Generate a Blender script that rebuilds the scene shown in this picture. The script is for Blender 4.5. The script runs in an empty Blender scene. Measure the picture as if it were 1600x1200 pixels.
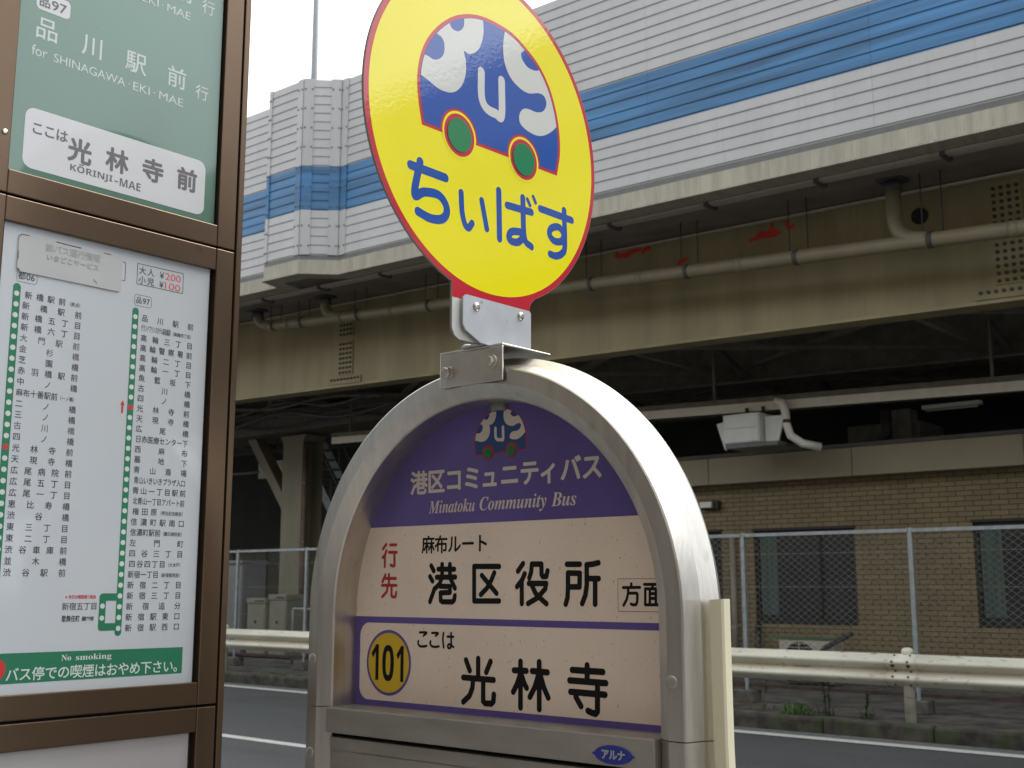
import bpy, bmesh, math, random
import numpy as np
from mathutils import Vector

# ------------------------------------------------------------------ camera, sky, sun, exposure
scene = bpy.context.scene
COL = scene.collection
cam_data = bpy.data.cameras.new('camera')
cam = bpy.data.objects.new('camera', cam_data)
COL.objects.link(cam)
cam.location = (0.0, 0.0, 1.55)
cam.rotation_euler = (math.radians(90 + 9.749), 0.0, math.radians(40.714))
cam_data.sensor_width = 36.0
cam_data.lens = 36.0 * 1845.0 / 1600.0
cam_data.clip_start = 0.05
cam_data.clip_end = 2000.0
cam_data.dof.use_dof = True                              # far things a touch soft
cam_data.dof.focus_distance = 1.42
cam_data.dof.aperture_fstop = 20.0
scene.camera = cam

SUN_EL, SUN_AZ = math.radians(52), math.radians(22)      # high, veiled by cloud
world = bpy.data.worlds.new('World')
scene.world = world
world.use_nodes = True
wn = world.node_tree
wn.nodes.clear()
w_out = wn.nodes.new('ShaderNodeOutputWorld')
w_bg = wn.nodes.new('ShaderNodeBackground')
w_sky = wn.nodes.new('ShaderNodeTexSky')
w_sky.sky_type = 'NISHITA'
w_sky.sun_disc = False
w_sky.sun_elevation = SUN_EL
w_sky.sun_rotation = SUN_AZ
w_sky.dust_density = 4.0
w_hsv = wn.nodes.new('ShaderNodeHueSaturation')            # overcast: nearly colourless sky
w_hsv.inputs['Saturation'].default_value = 0.12
w_hsv.inputs['Value'].default_value = 1.0
w_mix = wn.nodes.new('ShaderNodeMixRGB')
w_mix.inputs['Fac'].default_value = 0.55
w_mix.inputs['Color2'].default_value = (9.4, 9.9, 10.3, 1)
wn.links.new(w_sky.outputs['Color'], w_hsv.inputs['Color'])
wn.links.new(w_hsv.outputs['Color'], w_mix.inputs['Color1'])
wn.links.new(w_mix.outputs['Color'], w_bg.inputs['Color'])
w_bg.inputs['Strength'].default_value = 0.15
wn.links.new(w_bg.outputs['Background'], w_out.inputs['Surface'])

sun_data = bpy.data.lights.new('sun', 'SUN')
sun_data.energy = 1.2
sun_data.angle = math.radians(38)
sun_data.color = (1.0, 0.96, 0.9)
sun = bpy.data.objects.new('sun', sun_data)
COL.objects.link(sun)
sd = Vector((math.cos(SUN_EL) * math.sin(SUN_AZ), math.cos(SUN_EL) * math.cos(SUN_AZ), math.sin(SUN_EL)))
sun.rotation_euler = sd.to_track_quat('Z', 'Y').to_euler()

scene.view_settings.view_transform = 'Standard'
scene.view_settings.look = 'None'
scene.view_settings.gamma = 1.0
scene.view_settings.exposure = 0.75
scene.cycles.max_bounces = 8

# ------------------------------------------------------------------ helpers
R_ = random.Random(7)


def mat(name, col, rough=0.5, metal=0.0, var=0.12, scale=6.0, stretch=(1, 1, 1), bump=0.0, bscale=40.0,
        coat=0.0, spec=0.5, col2=None, rvar=0.0, thr=None, each=0.0):
    m = bpy.data.materials.new(name)
    m.use_nodes = True
    nt = m.node_tree
    b = nt.nodes['Principled BSDF']
    b.inputs['Roughness'].default_value = rough
    b.inputs['Metallic'].default_value = metal
    b.inputs['Specular IOR Level'].default_value = spec
    b.inputs['Coat Weight'].default_value = coat
    b.inputs['Coat Roughness'].default_value = 0.05
    b.inputs['Coat IOR'].default_value = 1.6
    tc = nt.nodes.new('ShaderNodeTexCoord')
    mp = nt.nodes.new('ShaderNodeMapping')
    mp.inputs['Scale'].default_value = stretch
    nt.links.new(tc.outputs['Object'], mp.inputs['Vector'])
    nz = nt.nodes.new('ShaderNodeTexNoise')
    nz.inputs['Scale'].default_value = scale
    nz.inputs['Detail'].default_value = 5.0
    nt.links.new(mp.outputs['Vector'], nz.inputs['Vector'])
    rp = nt.nodes.new('ShaderNodeValToRGB')
    a = [max(0.0, c * (1 - var)) for c in col]
    e = list(col2) if col2 else [min(1.0, c * (1 + var)) for c in col]
    lo, hi = thr if thr else (0.32, 0.68)
    rp.color_ramp.elements[0].position = lo
    rp.color_ramp.elements[1].position = hi
    rp.color_ramp.elements[0].color = (*a, 1)
    rp.color_ramp.elements[1].color = (*e, 1)
    nt.links.new(nz.outputs['Fac'], rp.inputs['Fac'])
    if each:                                                # every panel a little different in tone
        oi = nt.nodes.new('ShaderNodeObjectInfo')
        er = nt.nodes.new('ShaderNodeMapRange')
        er.inputs['To Min'].default_value = 1 - each
        er.inputs['To Max'].default_value = 1 + each
        em = nt.nodes.new('ShaderNodeMixRGB')
        em.blend_type = 'MULTIPLY'
        em.inputs['Fac'].default_value = 1.0
        nt.links.new(oi.outputs['Random'], er.inputs['Value'])
        nt.links.new(rp.outputs['Color'], em.inputs['Color1'])
        nt.links.new(er.outputs['Result'], em.inputs['Color2'])
        nt.links.new(em.outputs['Color'], b.inputs['Base Color'])
    else:
        nt.links.new(rp.outputs['Color'], b.inputs['Base Color'])
    if rvar:
        mr = nt.nodes.new('ShaderNodeMapRange')
        mr.inputs['To Min'].default_value = max(0.02, rough - rvar)
        mr.inputs['To Max'].default_value = min(1.0, rough + rvar)
        nt.links.new(nz.outputs['Fac'], mr.inputs['Value'])
        nt.links.new(mr.outputs['Result'], b.inputs['Roughness'])
    if bump:
        n2 = nt.nodes.new('ShaderNodeTexNoise')
        n2.inputs['Scale'].default_value = bscale
        n2.inputs['Detail'].default_value = 4.0
        nt.links.new(mp.outputs['Vector'], n2.inputs['Vector'])
        bp = nt.nodes.new('ShaderNodeBump')
        bp.inputs['Strength'].default_value = bump
        bp.inputs['Distance'].default_value = 0.01
        nt.links.new(n2.outputs['Fac'], bp.inputs['Height'])
        nt.links.new(bp.outputs['Normal'], b.inputs['Normal'])
        nt.links.new(bp.outputs['Normal'], b.inputs['Coat Normal'])
    return m


def speckle(m, col, scale=260.0, lo=0.70, hi=0.76, amount=0.8, stretch=(1, 1, 1)):
    """small dirt flecks mixed over the base colour"""
    nt = m.node_tree
    b = nt.nodes['Principled BSDF']
    src = b.inputs['Base Color'].links[0].from_socket
    tc = nt.nodes.new('ShaderNodeTexCoord')
    mp = nt.nodes.new('ShaderNodeMapping')
    mp.inputs['Scale'].default_value = stretch
    nt.links.new(tc.outputs['Object'], mp.inputs['Vector'])
    nz = nt.nodes.new('ShaderNodeTexNoise')
    nz.inputs['Scale'].default_value = scale
    nz.inputs['Detail'].default_value = 2.0
    nt.links.new(mp.outputs['Vector'], nz.inputs['Vector'])
    mr = nt.nodes.new('ShaderNodeMapRange')
    mr.inputs['From Min'].default_value = lo
    mr.inputs['From Max'].default_value = hi
    mr.inputs['To Max'].default_value = amount
    nt.links.new(nz.outputs['Fac'], mr.inputs['Value'])
    mx = nt.nodes.new('ShaderNodeMixRGB')
    mx.inputs['Color2'].default_value = (*col, 1)
    nt.links.new(mr.outputs['Result'], mx.inputs['Fac'])
    nt.links.new(src, mx.inputs['Color1'])
    nt.links.new(mx.outputs['Color'], b.inputs['Base Color'])
    return m


class MB:
    def __init__(self):
        self.v, self.f, self.sm = [], [], []

    def quad(self, *pts, smooth=False):
        i = len(self.v)
        self.v += [tuple(p) for p in pts]
        self.f.append(tuple(range(i, i + len(pts))))
        self.sm.append(smooth)

    def box(self, x0, x1, y0, y1, z0, z1, bev=0.0):
        if bev <= 0:
            i = len(self.v)
            self.v += [(x, y, z) for z in (z0, z1) for y in (y0, y1) for x in (x0, x1)]
            for f in ((0, 2, 3, 1), (4, 5, 7, 6), (0, 1, 5, 4), (2, 6, 7, 3), (0, 4, 6, 2), (1, 3, 7, 5)):
                self.f.append(tuple(i + k for k in f))
                self.sm.append(False)
            return self
        bm = bmesh.new()
        bmesh.ops.create_cube(bm, size=1.0)
        for v in bm.verts:
            v.co = Vector(((x0 + x1) / 2 + v.co.x * (x1 - x0), (y0 + y1) / 2 + v.co.y * (y1 - y0), (z0 + z1) / 2 + v.co.z * (z1 - z0)))
        bmesh.ops.bevel(bm, geom=bm.edges[:], offset=bev, segments=2, profile=0.5, affect='EDGES')
        self.add_bm(bm)
        return self

    def add_bm(self, bm, smooth=False):
        i = len(self.v)
        bm.verts.index_update()
        self.v += [tuple(v.co) for v in bm.verts]
        for f in bm.faces:
            self.f.append(tuple(i + v.index for v in f.verts))
            self.sm.append(smooth)
        bm.free()

    def tube(self, pts, r, n=12, caps=True, smooth=True):
        pts = [Vector(p) for p in pts]
        rs = r if isinstance(r, (list, tuple)) else [r] * len(pts)
        i0 = len(self.v)
        up = None
        for k, p in enumerate(pts):
            d = (pts[min(k + 1, len(pts) - 1)] - pts[max(k - 1, 0)]).normalized()
            if up is None:
                up = Vector((0, 0, 1)) if abs(d.z) < 0.9 else Vector((1, 0, 0))
            a = d.cross(up).normalized()
            up = a.cross(d).normalized()
            for j in range(n):
                t = 2 * math.pi * j / n
                self.v.append(tuple(p + a * (math.cos(t) * rs[k]) + up * (math.sin(t) * rs[k])))
        for k in range(len(pts) - 1):
            for j in range(n):
                self.f.append((i0 + k * n + j, i0 + k * n + (j + 1) % n, i0 + (k + 1) * n + (j + 1) % n, i0 + (k + 1) * n + j))
                self.sm.append(smooth)
        if caps:
            self.f.append(tuple(i0 + j for j in range(n))[::-1])
            self.sm.append(False)
            self.f.append(tuple(i0 + (len(pts) - 1) * n + j for j in range(n)))
            self.sm.append(False)
        return self

    def bar(self, a, b, w, h, up=(0, 0, 1)):
        """rectangular bar from a to b"""
        a, b = Vector(a), Vector(b)
        d = (b - a).normalized()
        s = d.cross(Vector(up)).normalized() * (w / 2)
        u = s.cross(d).normalized() * (h / 2)
        i = len(self.v)
        for p in (a, b):
            for q in (-s - u, s - u, s + u, -s + u):
                self.v.append(tuple(p + q))
        for f in ((0, 3, 2, 1), (4, 5, 6, 7), (0, 1, 5, 4), (1, 2, 6, 5), (2, 3, 7, 6), (3, 0, 4, 7)):
            self.f.append(tuple(i + k for k in f))
            self.sm.append(False)
        return self

    def lathe(self, o, axis, prof, n=20, smooth=True):
        """prof: (distance along axis, radius)"""
        o, ax = Vector(o), Vector(axis).normalized()
        a = ax.orthogonal().normalized()
        b = ax.cross(a)
        i0 = len(self.v)
        for h, r in prof:
            for j in range(n):
                t = 2 * math.pi * j / n
                self.v.append(tuple(o + ax * h + (a * math.cos(t) + b * math.sin(t)) * r))
        for k in range(len(prof) - 1):
            for j in range(n):
                self.f.append((i0 + k * n + j, i0 + k * n + (j + 1) % n, i0 + (k + 1) * n + (j + 1) % n, i0 + (k + 1) * n + j))
                self.sm.append(smooth)
        self.f.append(tuple(i0 + (len(prof) - 1) * n + j for j in range(n)))
        self.sm.append(False)
        self.f.append(tuple(i0 + j for j in range(n))[::-1])
        self.sm.append(False)
        return self

    def prism(self, poly, y0, y1):
        """polygon in x,z extruded along y"""
        n = len(poly)
        i = len(self.v)
        self.v += [(p[0], y0, p[1]) for p in poly] + [(p[0], y1, p[1]) for p in poly]
        self.f.append(tuple(range(i, i + n)))
        self.f.append(tuple(range(i + n, i + 2 * n))[::-1])
        self.sm += [False, False]
        for k in range(n):
            self.f.append((i + k, i + n + k, i + n + (k + 1) % n, i + (k + 1) % n))
            self.sm.append(False)
        return self

    def prism_x(self, poly, x0, x1, smooth=False, closed=True):
        """polygon in y,z extruded along x"""
        n = len(poly)
        i = len(self.v)
        self.v += [(x0, p[0], p[1]) for p in poly] + [(x1, p[0], p[1]) for p in poly]
        if closed:
            self.f.append(tuple(range(i, i + n))[::-1])
            self.f.append(tuple(range(i + n, i + 2 * n)))
            self.sm += [False, False]
        for k in range(n if closed else n - 1):
            self.f.append((i + k, i + (k + 1) % n, i + n + (k + 1) % n, i + n + k))
            self.sm.append(smooth)
        return self

    def prism_z(self, poly, z0, z1):
        n = len(poly)
        i = len(self.v)
        self.v += [(p[0], p[1], z0) for p in poly] + [(p[0], p[1], z1) for p in poly]
        self.f.append(tuple(range(i, i + n))[::-1])
        self.f.append(tuple(range(i + n, i + 2 * n)))
        self.sm += [False, False]
        for k in range(n):
            self.f.append((i + k, i + (k + 1) % n, i + n + (k + 1) % n, i + n + k))
            self.sm.append(False)
        return self

    def build(self, name, m, parent=None, warp=None, fix=True):
        vs = self.v
        if warp:
            vs = [warp(p) for p in vs]
        loc = Vector((0, 0, 0))
        if parent is not None:
            q = parent
            while q is not None:
                loc = loc + q.location
                q = q.parent
        me = bpy.data.meshes.new(name)
        me.from_pydata([(p[0] - loc.x, p[1] - loc.y, p[2] - loc.z) for p in vs], [], self.f)
        me.polygons.foreach_set('use_smooth', self.sm)
        if fix:
            bm = bmesh.new()
            bm.from_mesh(me)
            bmesh.ops.recalc_face_normals(bm, faces=bm.faces)
            bm.to_mesh(me)
            bm.free()
        me.materials.append(m)
        me.update()
        o = bpy.data.objects.new(name, me)
        COL.objects.link(o)
        if parent is not None:
            o.parent = parent
        return o


def tag(o, label=None, cat=None, group=None, kind=None):
    if label: o['label'] = label
    if cat: o['category'] = cat
    if group: o['group'] = group
    if kind: o['kind'] = kind
    return o


def thing(name, loc, label, cat, group=None):
    o = bpy.data.objects.new(name, None)
    o.empty_display_size = 0.2
    o.location = loc
    COL.objects.link(o)
    return tag(o, label, cat, group)


def copy_tree(o, parent=None):
    c = o.copy()
    COL.objects.link(c)
    c.parent = parent
    for ch in list(o.children):
        copy_tree(ch, c)
    return c


# ------------------------------------------------------------------ flat art on a panel: strokes, outlines, type
class Art:
    """a drawing surface: origin, two axes, facing U x V; layers stand a hair proud of each other"""
    def __init__(self, o, u, v, scale=1.0):
        self.o, self.u, self.v, self.s = Vector(o), Vector(u), Vector(v), scale
        self.n = self.u.cross(self.v)

    def p(self, a, b, h=0.0):
        if 0 < h < 0.001:
            h *= 0.5                                         # print layers lie about a tenth of a millimetre apart
        return self.o + (self.u * a + self.v * b) * self.s + self.n * h

    def poly(self, mb, pts, h):
        mb.quad(*[self.p(a, b, h) for a, b in pts])

    def slab(self, mb, pts, h0, h1):
        n = len(pts)
        i = len(mb.v)
        mb.v += [tuple(self.p(a, b, h0)) for a, b in pts] + [tuple(self.p(a, b, h1)) for a, b in pts]
        mb.f.append(tuple(range(i, i + n))[::-1])
        mb.f.append(tuple(range(i + n, i + 2 * n)))
        mb.sm += [False, False]
        for k in range(n):
            mb.f.append((i + k, i + (k + 1) % n, i + n + (k + 1) % n, i + n + k))
            mb.sm.append(False)

    def field(self, mb, fn, bbox, step, h):
        """fill where fn(U, V) < 0"""
        x0, y0, x1, y1 = bbox
        nx, ny = int((x1 - x0) / step) + 2, int((y1 - y0) / step) + 2
        X = x0 + np.arange(nx) * step
        Y = y0 + np.arange(ny) * step
        UU, VV = np.meshgrid(X, Y)
        D = fn(UU, VV)
        ins = D < 0
        c = [ins[:-1, :-1], ins[:-1, 1:], ins[1:, 1:], ins[1:, :-1]]
        full = c[0] & c[1] & c[2] & c[3]
        part = (c[0] | c[1] | c[2] | c[3]) & ~full
        for j in range(ny - 1):
            row = full[j]
            i = 0
            while i < nx - 1:
                if row[i]:
                    k = i
                    while k < nx - 1 and row[k]:
                        k += 1
                    self.poly(mb, [(X[i], Y[j]), (X[k], Y[j]), (X[k], Y[j + 1]), (X[i], Y[j + 1])], h)
                    i = k
                else:
                    i += 1
        for j, i in zip(*np.nonzero(part)):
            q = [(X[i], Y[j], D[j, i]), (X[i + 1], Y[j], D[j, i + 1]), (X[i + 1], Y[j + 1], D[j + 1, i + 1]), (X[i], Y[j + 1], D[j + 1, i])]
            out = []
            for k in range(4):
                a, b = q[k], q[(k + 1) % 4]
                if a[2] < 0:
                    out.append((a[0], a[1]))
                if (a[2] < 0) != (b[2] < 0):
                    t = a[2] / (a[2] - b[2])
                    out.append((a[0] + (b[0] - a[0]) * t, a[1] + (b[1] - a[1]) * t))
            if len(out) > 2:
                self.poly(mb, out, h)


def d_seg(U, V, a, b):
    ax, ay = a
    bx, by = b
    dx, dy = bx - ax, by - ay
    L = dx * dx + dy * dy + 1e-12
    t = np.clip(((U - ax) * dx + (V - ay) * dy) / L, 0, 1)
    return np.hypot(U - ax - t * dx, V - ay - t * dy)


def smooth_line(pts, n=6):
    if len(pts) < 3:
        return pts
    P = [np.array(p, float) for p in pts]
    P = [2 * P[0] - P[1]] + P + [2 * P[-1] - P[-2]]
    out = []
    for i in range(1, len(P) - 2):
        for k in range(n):
            t = k / n
            a, b, c, d = P[i - 1], P[i], P[i + 1], P[i + 2]
            out.append(tuple(0.5 * ((2 * b) + (c - a) * t + (2 * a - 5 * b + 4 * c - d) * t * t + (3 * b - a - 3 * c + d) * t ** 3)))
    out.append(tuple(P[-2]))
    return out


def f_strokes(strokes, w, curve=False):
    ss = [smooth_line(s) if curve else s for s in strokes]

    def fn(U, V):
        D = np.full(U.shape, 1e9)
        for s in ss:
            for a, b in zip(s, s[1:]):
                D = np.minimum(D, d_seg(U, V, a, b))
        return D - w / 2
    return fn


def f_poly(pts, curve=True):
    if curve:
        P = list(pts)
        pts = smooth_line([P[-1]] + P + [P[0], P[1]])
        pts = pts[6:-6]

    def fn(U, V):
        D = np.full(U.shape, 1e9)
        inside = np.zeros(U.shape, bool)
        n = len(pts)
        for k in range(n):
            a, b = pts[k], pts[(k + 1) % n]
            D = np.minimum(D, d_seg(U, V, a, b))
            if a[1] != b[1]:
                cr = ((a[1] > V) != (b[1] > V)) & (U < (b[0] - a[0]) * (V - a[1]) / (b[1] - a[1]) + a[0])
                inside ^= cr
        return np.where(inside, -D, D)
    return fn


def f_circle(c, r):
    return lambda U, V: np.hypot(U - c[0], V - c[1]) - r


def bb(pts, m):
    xs = [p[0] for p in pts]
    ys = [p[1] for p in pts]
    return (min(xs) - m, min(ys) - m, max(xs) + m, max(ys) + m)


def rrect(u0, v0, u1, v1, r, n=6):
    out = []
    for cx, cy, a0 in ((u1 - r, v0 + r, -90), (u1 - r, v1 - r, 0), (u0 + r, v1 - r, 90), (u0 + r, v0 + r, 180)):
        for k in range(n + 1):
            t = math.radians(a0 + 90 * k / n)
            out.append((cx + r * math.cos(t), cy + r * math.sin(t)))
    return out


_glyphs = {}


def glyph(ch):
    key = ch
    if key not in _glyphs:
        c = bpy.data.curves.new('type', 'FONT')
        c.body = ch
        c.size = 1.0
        c.resolution_u = 4
        o = bpy.data.objects.new('type', c)
        COL.objects.link(o)
        dg = bpy.context.evaluated_depsgraph_get()
        ev = o.evaluated_get(dg)
        me = ev.to_mesh()
        _glyphs[key] = ([(v.co.x, v.co.y) for v in me.vertices], [tuple(p.vertices) for p in me.polygons])
        ev.to_mesh_clear()
        bpy.data.objects.remove(o)
        bpy.data.curves.remove(c)
    return _glyphs[key]


def put(mb, art, g, fu, h, off=0.0):
    """off > 0 thickens the strokes: the glyph is laid down again round a small circle, each copy a hair higher"""
    vs, fs = g
    n = 0 if off <= 0 else (4 if off < .02 else 7)
    sh = [(0.0, 0.0)] if n == 0 else [(off * math.cos(6.2832 * (k + .5) / n), off * math.sin(6.2832 * (k + .5) / n)) for k in range(n)]
    for k, (sx, sy) in enumerate(sh):
        i = len(mb.v)
        mb.v += [tuple(art.p(*fu(x + sx, y + sy), h + k * 2.5e-5)) for x, y in vs]
        for f in fs:
            mb.f.append(tuple(i + j for j in f))
            mb.sm.append(False)


def cjk(mb, art, ch, u, v, em, h, off=0.012, wx=1.0):
    """one full-width character centred on (u, v)"""
    if ch in ' 　':
        return
    put(mb, art, glyph(ch), lambda x, y: (u + (x - 0.5) * em * wx, v + (y - 0.36) * em), h, off)


def row(mb, art, s, u0, u1, v, em, h, off=0.012, wx=1.0, v1=None):
    """characters spread evenly from centre u0 to centre u1"""
    n = len(s)
    for k, ch in enumerate(s):
        t = k / (n - 1) if n > 1 else 0.5
        vv = v if v1 is None else v + (v1 - v) * t
        cjk(mb, art, ch, u0 + (u1 - u0) * t, vv, em, h, off, wx)


def fit(mb, art, s, u0, v0, u1, v1, h, off=0.0, shear=0.0):
    """a line of type stretched into the box"""
    vs, fs = glyph(s)
    xs = [p[0] for p in vs]
    ys = [p[1] for p in vs]
    x0, x1, y0, y1 = min(xs), max(xs), min(ys), max(ys)
    put(mb, art, (vs, fs), lambda x, y: (u0 + (x - x0) / (x1 - x0) * (u1 - u0) + shear * (y - y0), v0 + (y - y0) / (y1 - y0) * (v1 - v0)), h, off)

# ------------------------------------------------------------------ lettering and emblem outlines, millimetres on their own panels
BIG_A=[[(-111.6,55.6),(-107.1,49.4)],[(-113.6,42.4),(-109.1,37)],[(-105.6,27.7),(-113.1,12.2)],[(-93,57),(-92.8,40.8)],[(-80,56.8),(-79.8,40.7)],[(-99.4,51.3),(-72.5,51.1)],[(-102.1,41.6),(-70.7,41.7)],[(-93.8,40),(-97,33.5),(-105.6,27.4)],[(-78.3,39.2),(-71.2,28.5)],[(-95.9,30.8),(-80.4,30.5)],[(-79.5,30),(-79.4,23.4),(-95.3,22.8),(-94.8,13.6),(-91.7,12.1),(-75.2,12.2),(-72.1,14.8),(-71.3,19.4)],[(-0.4,53.6),(-40,54.1),(-39.7,13.5),(-0.3,13.8)],[(-27.6,43.4),(-4.3,22.6)],[(-7.9,46.3),(-12.3,38.2),(-19.4,28.5),(-29.1,21.1)],[(36.3,56.4),(28.6,47.8)],[(38.8,44.8),(34.9,38),(27.2,30.3)],[(34.3,35.1),(34.3,11.2)],[(45.7,40.1),(48.4,46.6),(49.5,55.7),(63.5,55.5),(63.8,43.6),(65.7,41.4),(70.6,41.7),(72.5,47.8)],[(44.9,33.9),(70.5,33.8),(69,27.9),(57.7,17.8),(43.7,11.3)],[(49.6,31.4),(54.9,22.8),(63.3,16.2),(70.7,11.3)],[(100.4,54.9),(118.4,54.7)],[(101.8,45.2),(118.3,44.8),(117.7,30),(102,30)],[(101.8,45),(101.6,27.9),(100.8,18.1),(98.2,11.1)],[(143.9,55.9),(136,54.5),(128,54),(127.8,32.1),(125.7,21),(121.2,12)],[(128.8,39),(144,38.9)],[(139.3,38.3),(138.9,11.5)]]
BIG_B=[[(-52.2,-55.3),(-46.1,-67.1)],[(-32.8,-53),(-32.7,-73.5)],[(-13.4,-55.5),(-20,-67.8)],[(-56.5,-75.5),(-8.5,-76.1)],[(-40.7,-77.7),(-41.8,-86.7),(-46.2,-95.9),(-56.2,-103.4)],[(-24.7,-76.9),(-24.6,-100.9),(-21.6,-103),(-11.9,-102.9),(-8.9,-100.3),(-8.1,-92.4)],[(32.3,-53.7),(32.2,-104.3)],[(22.5,-63.8),(40.9,-63.6)],[(31.8,-67.9),(27.2,-78.7),(21.4,-87.7)],[(34.3,-69.7),(37.9,-77.5),(41.2,-82.3)],[(59.8,-53.2),(59.6,-104.3)],[(49.5,-63.4),(71.5,-63.9)],[(58.6,-67.3),(53.2,-81),(46.1,-91.8)],[(61.8,-68.4),(66.6,-80.9),(72.5,-91.2)],[(127.1,-54),(126.9,-69.4)],[(106.6,-59.7),(148.1,-60)],[(102.9,-71),(151.9,-71.5)],[(104.1,-83.1),(150.7,-83.6)],[(140.8,-72.3),(140.3,-101.5),(137.7,-104.2),(132.8,-103.4),(127.6,-101.7)],[(111.3,-88.2),(118.2,-97.4)]]
REDK=[[(-192.7,83.6),(-198.7,77.8)],[(-192,75.5),(-194.8,70.4),(-198.8,66.9)],[(-194.8,70.2),(-194.7,55.5)],[(-185.3,82.6),(-174.5,82.6)],[(-187.2,73.4),(-173.3,73.2)],[(-177.3,72.1),(-176.9,56.9),(-179,55.9),(-183.9,57.3)],[(-193.3,45.2),(-198.3,36.4)],[(-193.6,40.6),(-174.1,40.5)],[(-186.8,45.5),(-186.5,32.5)],[(-199.1,32),(-172.8,31.9)],[(-188.5,31.4),(-190,24.2),(-198.2,17.6)],[(-181.6,31.4),(-181.3,18.8),(-178.8,17.5),(-174.1,17.8),(-172.9,23.2)]]
HOU=[[(187.2,33.2),(187.2,29.7)],[(176.6,29.2),(198.2,29.5)],[(183.2,28.8),(183,23.4),(180.9,16.6),(176.9,10.6)],[(183.8,23.4),(194,23.4),(195,22.1),(194.4,14.2),(193,11.6),(189.6,11.1),(186.6,12.1)],[(204,32.6),(225.5,32.6)],[(214.6,32.2),(213.9,28.4)],[(205.1,28),(224.2,28),(223.8,11.6),(204.7,11.4),(205.1,28)],[(210.9,28),(210.5,11.5)],[(218.4,28),(218,11.5)],[(210.8,23),(218.3,23.1)],[(210.6,18.1),(218.2,18.1)]]
KOKO=[[(-130.2,-25.2),(-118.3,-25.1),(-123.6,-29)],[(-132.1,-35.5),(-132.8,-38.4),(-129.9,-41.4),(-123.9,-41.9),(-118,-41)],[(-109.1,-25.3),(-98.8,-25.3),(-102.8,-28.7)],[(-111,-35.3),(-112.1,-37.8),(-109.1,-41),(-103.2,-41.7),(-97.1,-40.9)],[(-89.7,-24.8),(-90.5,-33.4),(-89,-42)],[(-83,-29),(-73,-29)],[(-77,-24.5),(-76.3,-37.9),(-72.9,-40.9)],[(-76.6,-38.7),(-77.9,-42),(-81.1,-42.3),(-82.3,-40.1),(-80.6,-38),(-76.6,-38.6)]]
KANA_A=[[(-134.8,-64.9),(-79.1,-64.9)],[(-120,-57),(-128,-97),(-113.1,-90.7),(-90.9,-88.1),(-78.6,-96),(-76.7,-106.6),(-84.9,-115.5),(-103.3,-118.7),(-122.2,-115.6)]]
KANA_B=[[(-52.7,-75.6),(-51.1,-97),(-46.4,-111.3),(-40,-115.3),(-33.7,-108)],[(-17.2,-76.2),(-8.1,-108.7)]]
KANA_C=[[(13.2,-56.1),(14.8,-115.6)],[(28.9,-70.5),(74.3,-68)],[(58,-53.6),(60.9,-103.4),(74.2,-112.3)],[(59.4,-103.7),(48.8,-112.2),(35.4,-113.6),(31.9,-108.3),(38.8,-101),(59.4,-97.6)],[(92.1,-59.1),(155.7,-58.7)],[(140.2,-49.6),(141.3,-95.5),(135.7,-107.3),(123.1,-113.6),(111.3,-113.7)],[(140.4,-81.6),(134.3,-91.8),(119,-94.6),(109.9,-87.9),(114.3,-79.2),(129,-74.4),(140.4,-81.6)]]
DAK=[[(66.7,-53.1),(71.8,-59.7)],[(78.1,-47.1),(82.7,-53.5)]]
BUS_BODY=[(-117.9,-12.9),(-123.4,11.7),(-126.4,34.6),(-124.7,57.6),(-118.3,79.3),(-107.8,98.5),(-90.5,119.1),(-69.2,136.7),(-45.3,149),(-20.7,156.2),(8.6,158.4),(39.4,155.5),(66.3,145),(91.7,130.2),(111.6,107.9),(125.1,79.5),(131.4,52.3),(132.2,23.6),(125.9,-5.9)]
BUS_B=[(-47.7,152.5),(-21.7,162.7),(-15.8,144.2),(-17.6,126.2),(-26.1,109.4),(-40.1,99.9),(-49.9,100.1),(-46.6,88.5),(-46.9,71.6),(-54.5,53.9),(-69.4,41.7),(-89.3,38.7),(-109,43.4),(-128.3,49.9),(-128.7,69),(-111.7,72.6),(-102.1,71.4),(-92.1,75),(-84.3,84.4),(-83.5,96.9),(-88.1,103.5),(-98.3,106.9),(-90.6,120.8),(-76.4,131.2),(-73.6,123.9),(-69,120.6),(-61.2,120.9),(-54.4,125.5),(-50.3,132.8),(-49.9,143.1)]
BUS_S=[(26.7,158.5),(20.7,135.1),(22.7,113.7),(32.8,97.2),(49,88.7),(68.7,86.4),(89.9,93.4),(101.2,92.1),(104.9,82.8),(97.8,71.5),(84.4,66.2),(68.6,65.4),(58.3,61.8),(51.6,52.6),(53.1,41.5),(68.5,35.8),(89.5,36.1),(110,45.8),(127.7,62.8),(139.1,91.3),(111.7,118.9),(98.2,128.1),(84.7,121.9),(69.9,120.4),(59.4,125.3),(54.8,132.2),(57.4,137.8),(68.9,147.4),(63.7,156.3),(43,162.9)]
BUS_U=[(-19.2,84.5),(-19,57.4),(-15.2,45.8),(-6.5,40.4),(6.6,39.8),(17.9,41.3),(17.8,85.8)]
BUS_WHEELS=[(-56.6,-6.8),(59.6,-3.9)]
EMBLEM_M=[[0.3198,0.1197,1.2463],[-0.0117,0.3518,189.8536]]
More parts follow.
